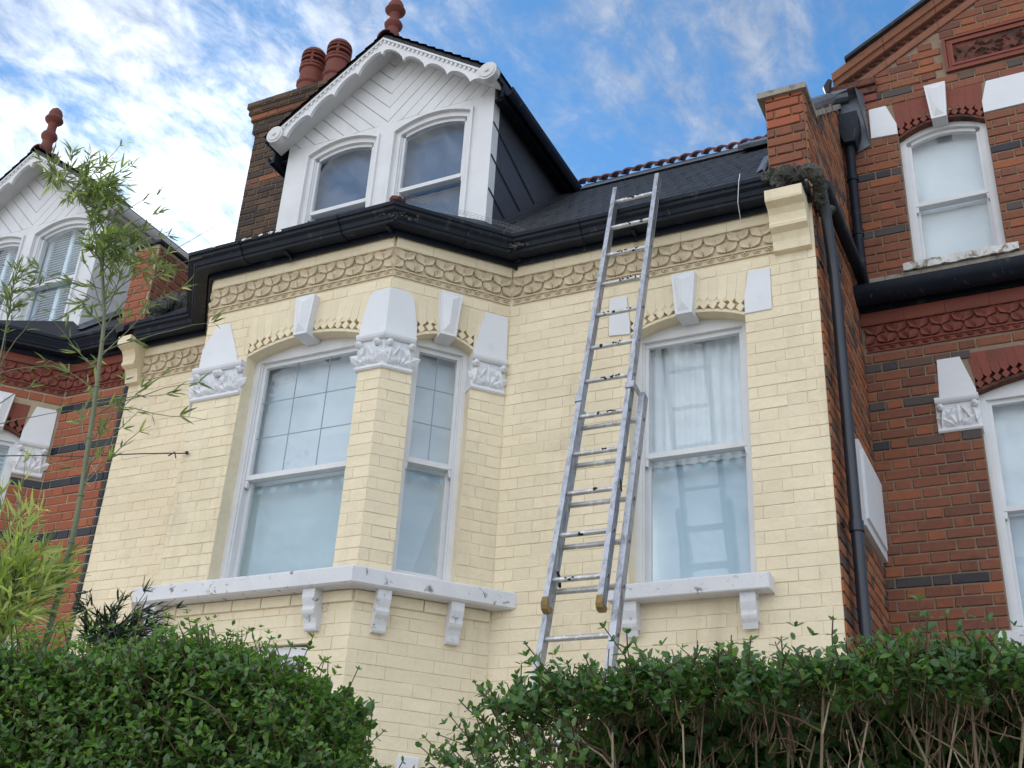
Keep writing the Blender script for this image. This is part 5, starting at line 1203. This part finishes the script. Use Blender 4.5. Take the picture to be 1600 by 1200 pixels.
hedge('privet_hedge', 'dense leafy privet hedge on the left with bright young shoots, its end rounded off', lambda z: -3.1, -1.47, -4.05, -3.72, ztL, 8, 3200, 3000, .0245, .9, None)

def bamboo(name, label, culm, top_r, branches, leafmat, leaf_len, seed, mats=None, cat='bamboo'):
    """culm: list of points; branches: (t0,t1,count,length,leaves,droop)"""
    global rng; rng = np.random.default_rng(seed)
    root = thing(name, label, cat, (culm[0][0], culm[0][1], 0)); cs = MB()
    pts = [np.array(p, float) for p in culm]
    def at(t): u = t*(len(pts)-1); i = min(int(u), len(pts)-2); return pts[i]+(pts[i+1]-pts[i])*(u-i)
    n = 34; rr = [top_r[0]+(top_r[1]-top_r[0])*i/n for i in range(n+1)]
    cs.tube([tuple(at(i/n)) for i in range(n+1)], rr, 8)
    for i in range(2, n, 2): p = at(i/n); d = at(min(1, (i+.2)/n))-at((i-.2)/n); d /= np.linalg.norm(d); cs.tube([tuple(p-d*.004), tuple(p+d*.004)], rr[i]*1.25, 8)
    cs.build('culm', M['culm'], root); it = []; bs = MB()
    for (t0, t1, cnt, L_, nl, dirb) in branches:
        for _ in range(cnt):
            t = rng.uniform(t0, t1); b = at(t); d = np.array(dirb, float)+rv()*.55; d /= np.linalg.norm(d); l = L_*rng.uniform(.6, 1.15); bp = [b]; m = 6
            for e in range(m): b = b+d*l/m; d = d+rv()*.16+np.array([0, 0, -.05]); d /= np.linalg.norm(d); bp.append(b.copy())
            bs.tube([tuple(q) for q in bp], [.0028*(1-.7*e/m) for e in range(m+1)], 4, False)
            for k in range(nl):
                u = rng.uniform(.15, 1)*m; i = min(int(u), m-1); p = bp[i]+(bp[i+1]-bp[i])*(u-i)
                c = p+rv()*.01
                for q in range(rng.integers(2, 5)):
                    ld = (bp[i+1]-bp[i]); ld /= np.linalg.norm(ld); ld = ld+rv()*.75+np.array([0, 0, -.12]); it.append((c, ld, rv()+np.array([0, 0, .7]), leaf_len*rng.uniform(.6, 1.2), int(rng.random() < .12)))
    bs.build('branches', M['culm'], root)
    joined_leaves('leaves', 'bamboo', it, mats or [M[leafmat], M['bamboo_leaf']], root, 150)
    return root
bamboo('bamboo', 'tall arching bamboo cane with a leafy tip in front of the left dormer', [(-3.36, -3.15, 0), (-3.30, -3.15, 2.2), (-3.27, -3.15, 2.70), (-3.27, -3.15, 3.0), (-3.32, -3.15, 3.45), (-3.38, -3.15, 3.85), (-3.47, -3.16, 4.15), (-3.60, -3.18, 4.42), (-3.75, -3.2, 4.60), (-3.92, -3.2, 4.74)], (.0135, .003),
       [(.64, .93, 32, .24, 7, (.55, -.05, .10)), (.68, .92, 30, .36, 7, (.95, 0, -.25)), (.93, 1.0, 8, .14, 5, (-.3, 0, .1)), (.55, .75, 12, .30, 3, (.6, 0, .8)), (.34, .62, 13, .50, 4, (.9, 0, .5)), (.34, .62, 12, .30, 4, (-.8, 0, .6))], 'bamboo_leaf', .068, 21, [M['bamboo_leaf'], M['bamboo_yellow']])
bamboo('bamboo', 'slim bamboo cane with sparse leaves at the left edge', [(-4.05, -3.1, 0), (-3.98, -3.1, 2.4), (-3.97, -3.1, 3.3), (-4.03, -3.1, 3.9), (-4.08, -3.1, 4.25)], (.006, .002),
       [(.80, 1.0, 16, .15, 4, (.4, 0, .8)), (.55, .8, 5, .35, 2, (.7, 0, .7))], 'bamboo_leaf', .06, 22)
bamboo('bamboo', 'yellow green bamboo clump spilling over the left hedge', [(-3.36, -3.30, 0), (-3.30, -3.30, 2.2), (-3.34, -3.30, 2.75)], (.007, .004),
       [(.70, 1.0, 75, .28, 6, (0, -.1, .6)), (.74, .95, 34, .44, 5, (-.5, -.1, .55))], 'bamboo_yellow', .085, 23, [M['bamboo_yellow'], M['bamboo_leaf']])
bamboo('shrub', 'dark narrow leaved shrub between the bamboo and the white bay sill', [(-3.02, -3.25, 0), (-2.98, -3.25, 2.2), (-2.90, -3.25, 2.50)], (.007, .003),
       [(.86, 1.0, 60, .22, 6, (.55, -.1, .25)), (.86, 1.0, 26, .30, 6, (.8, 0, .0))], 'dark_leaf', .05, 24, [M['dark_leaf'], M['dark_leaf']], cat='shrub')
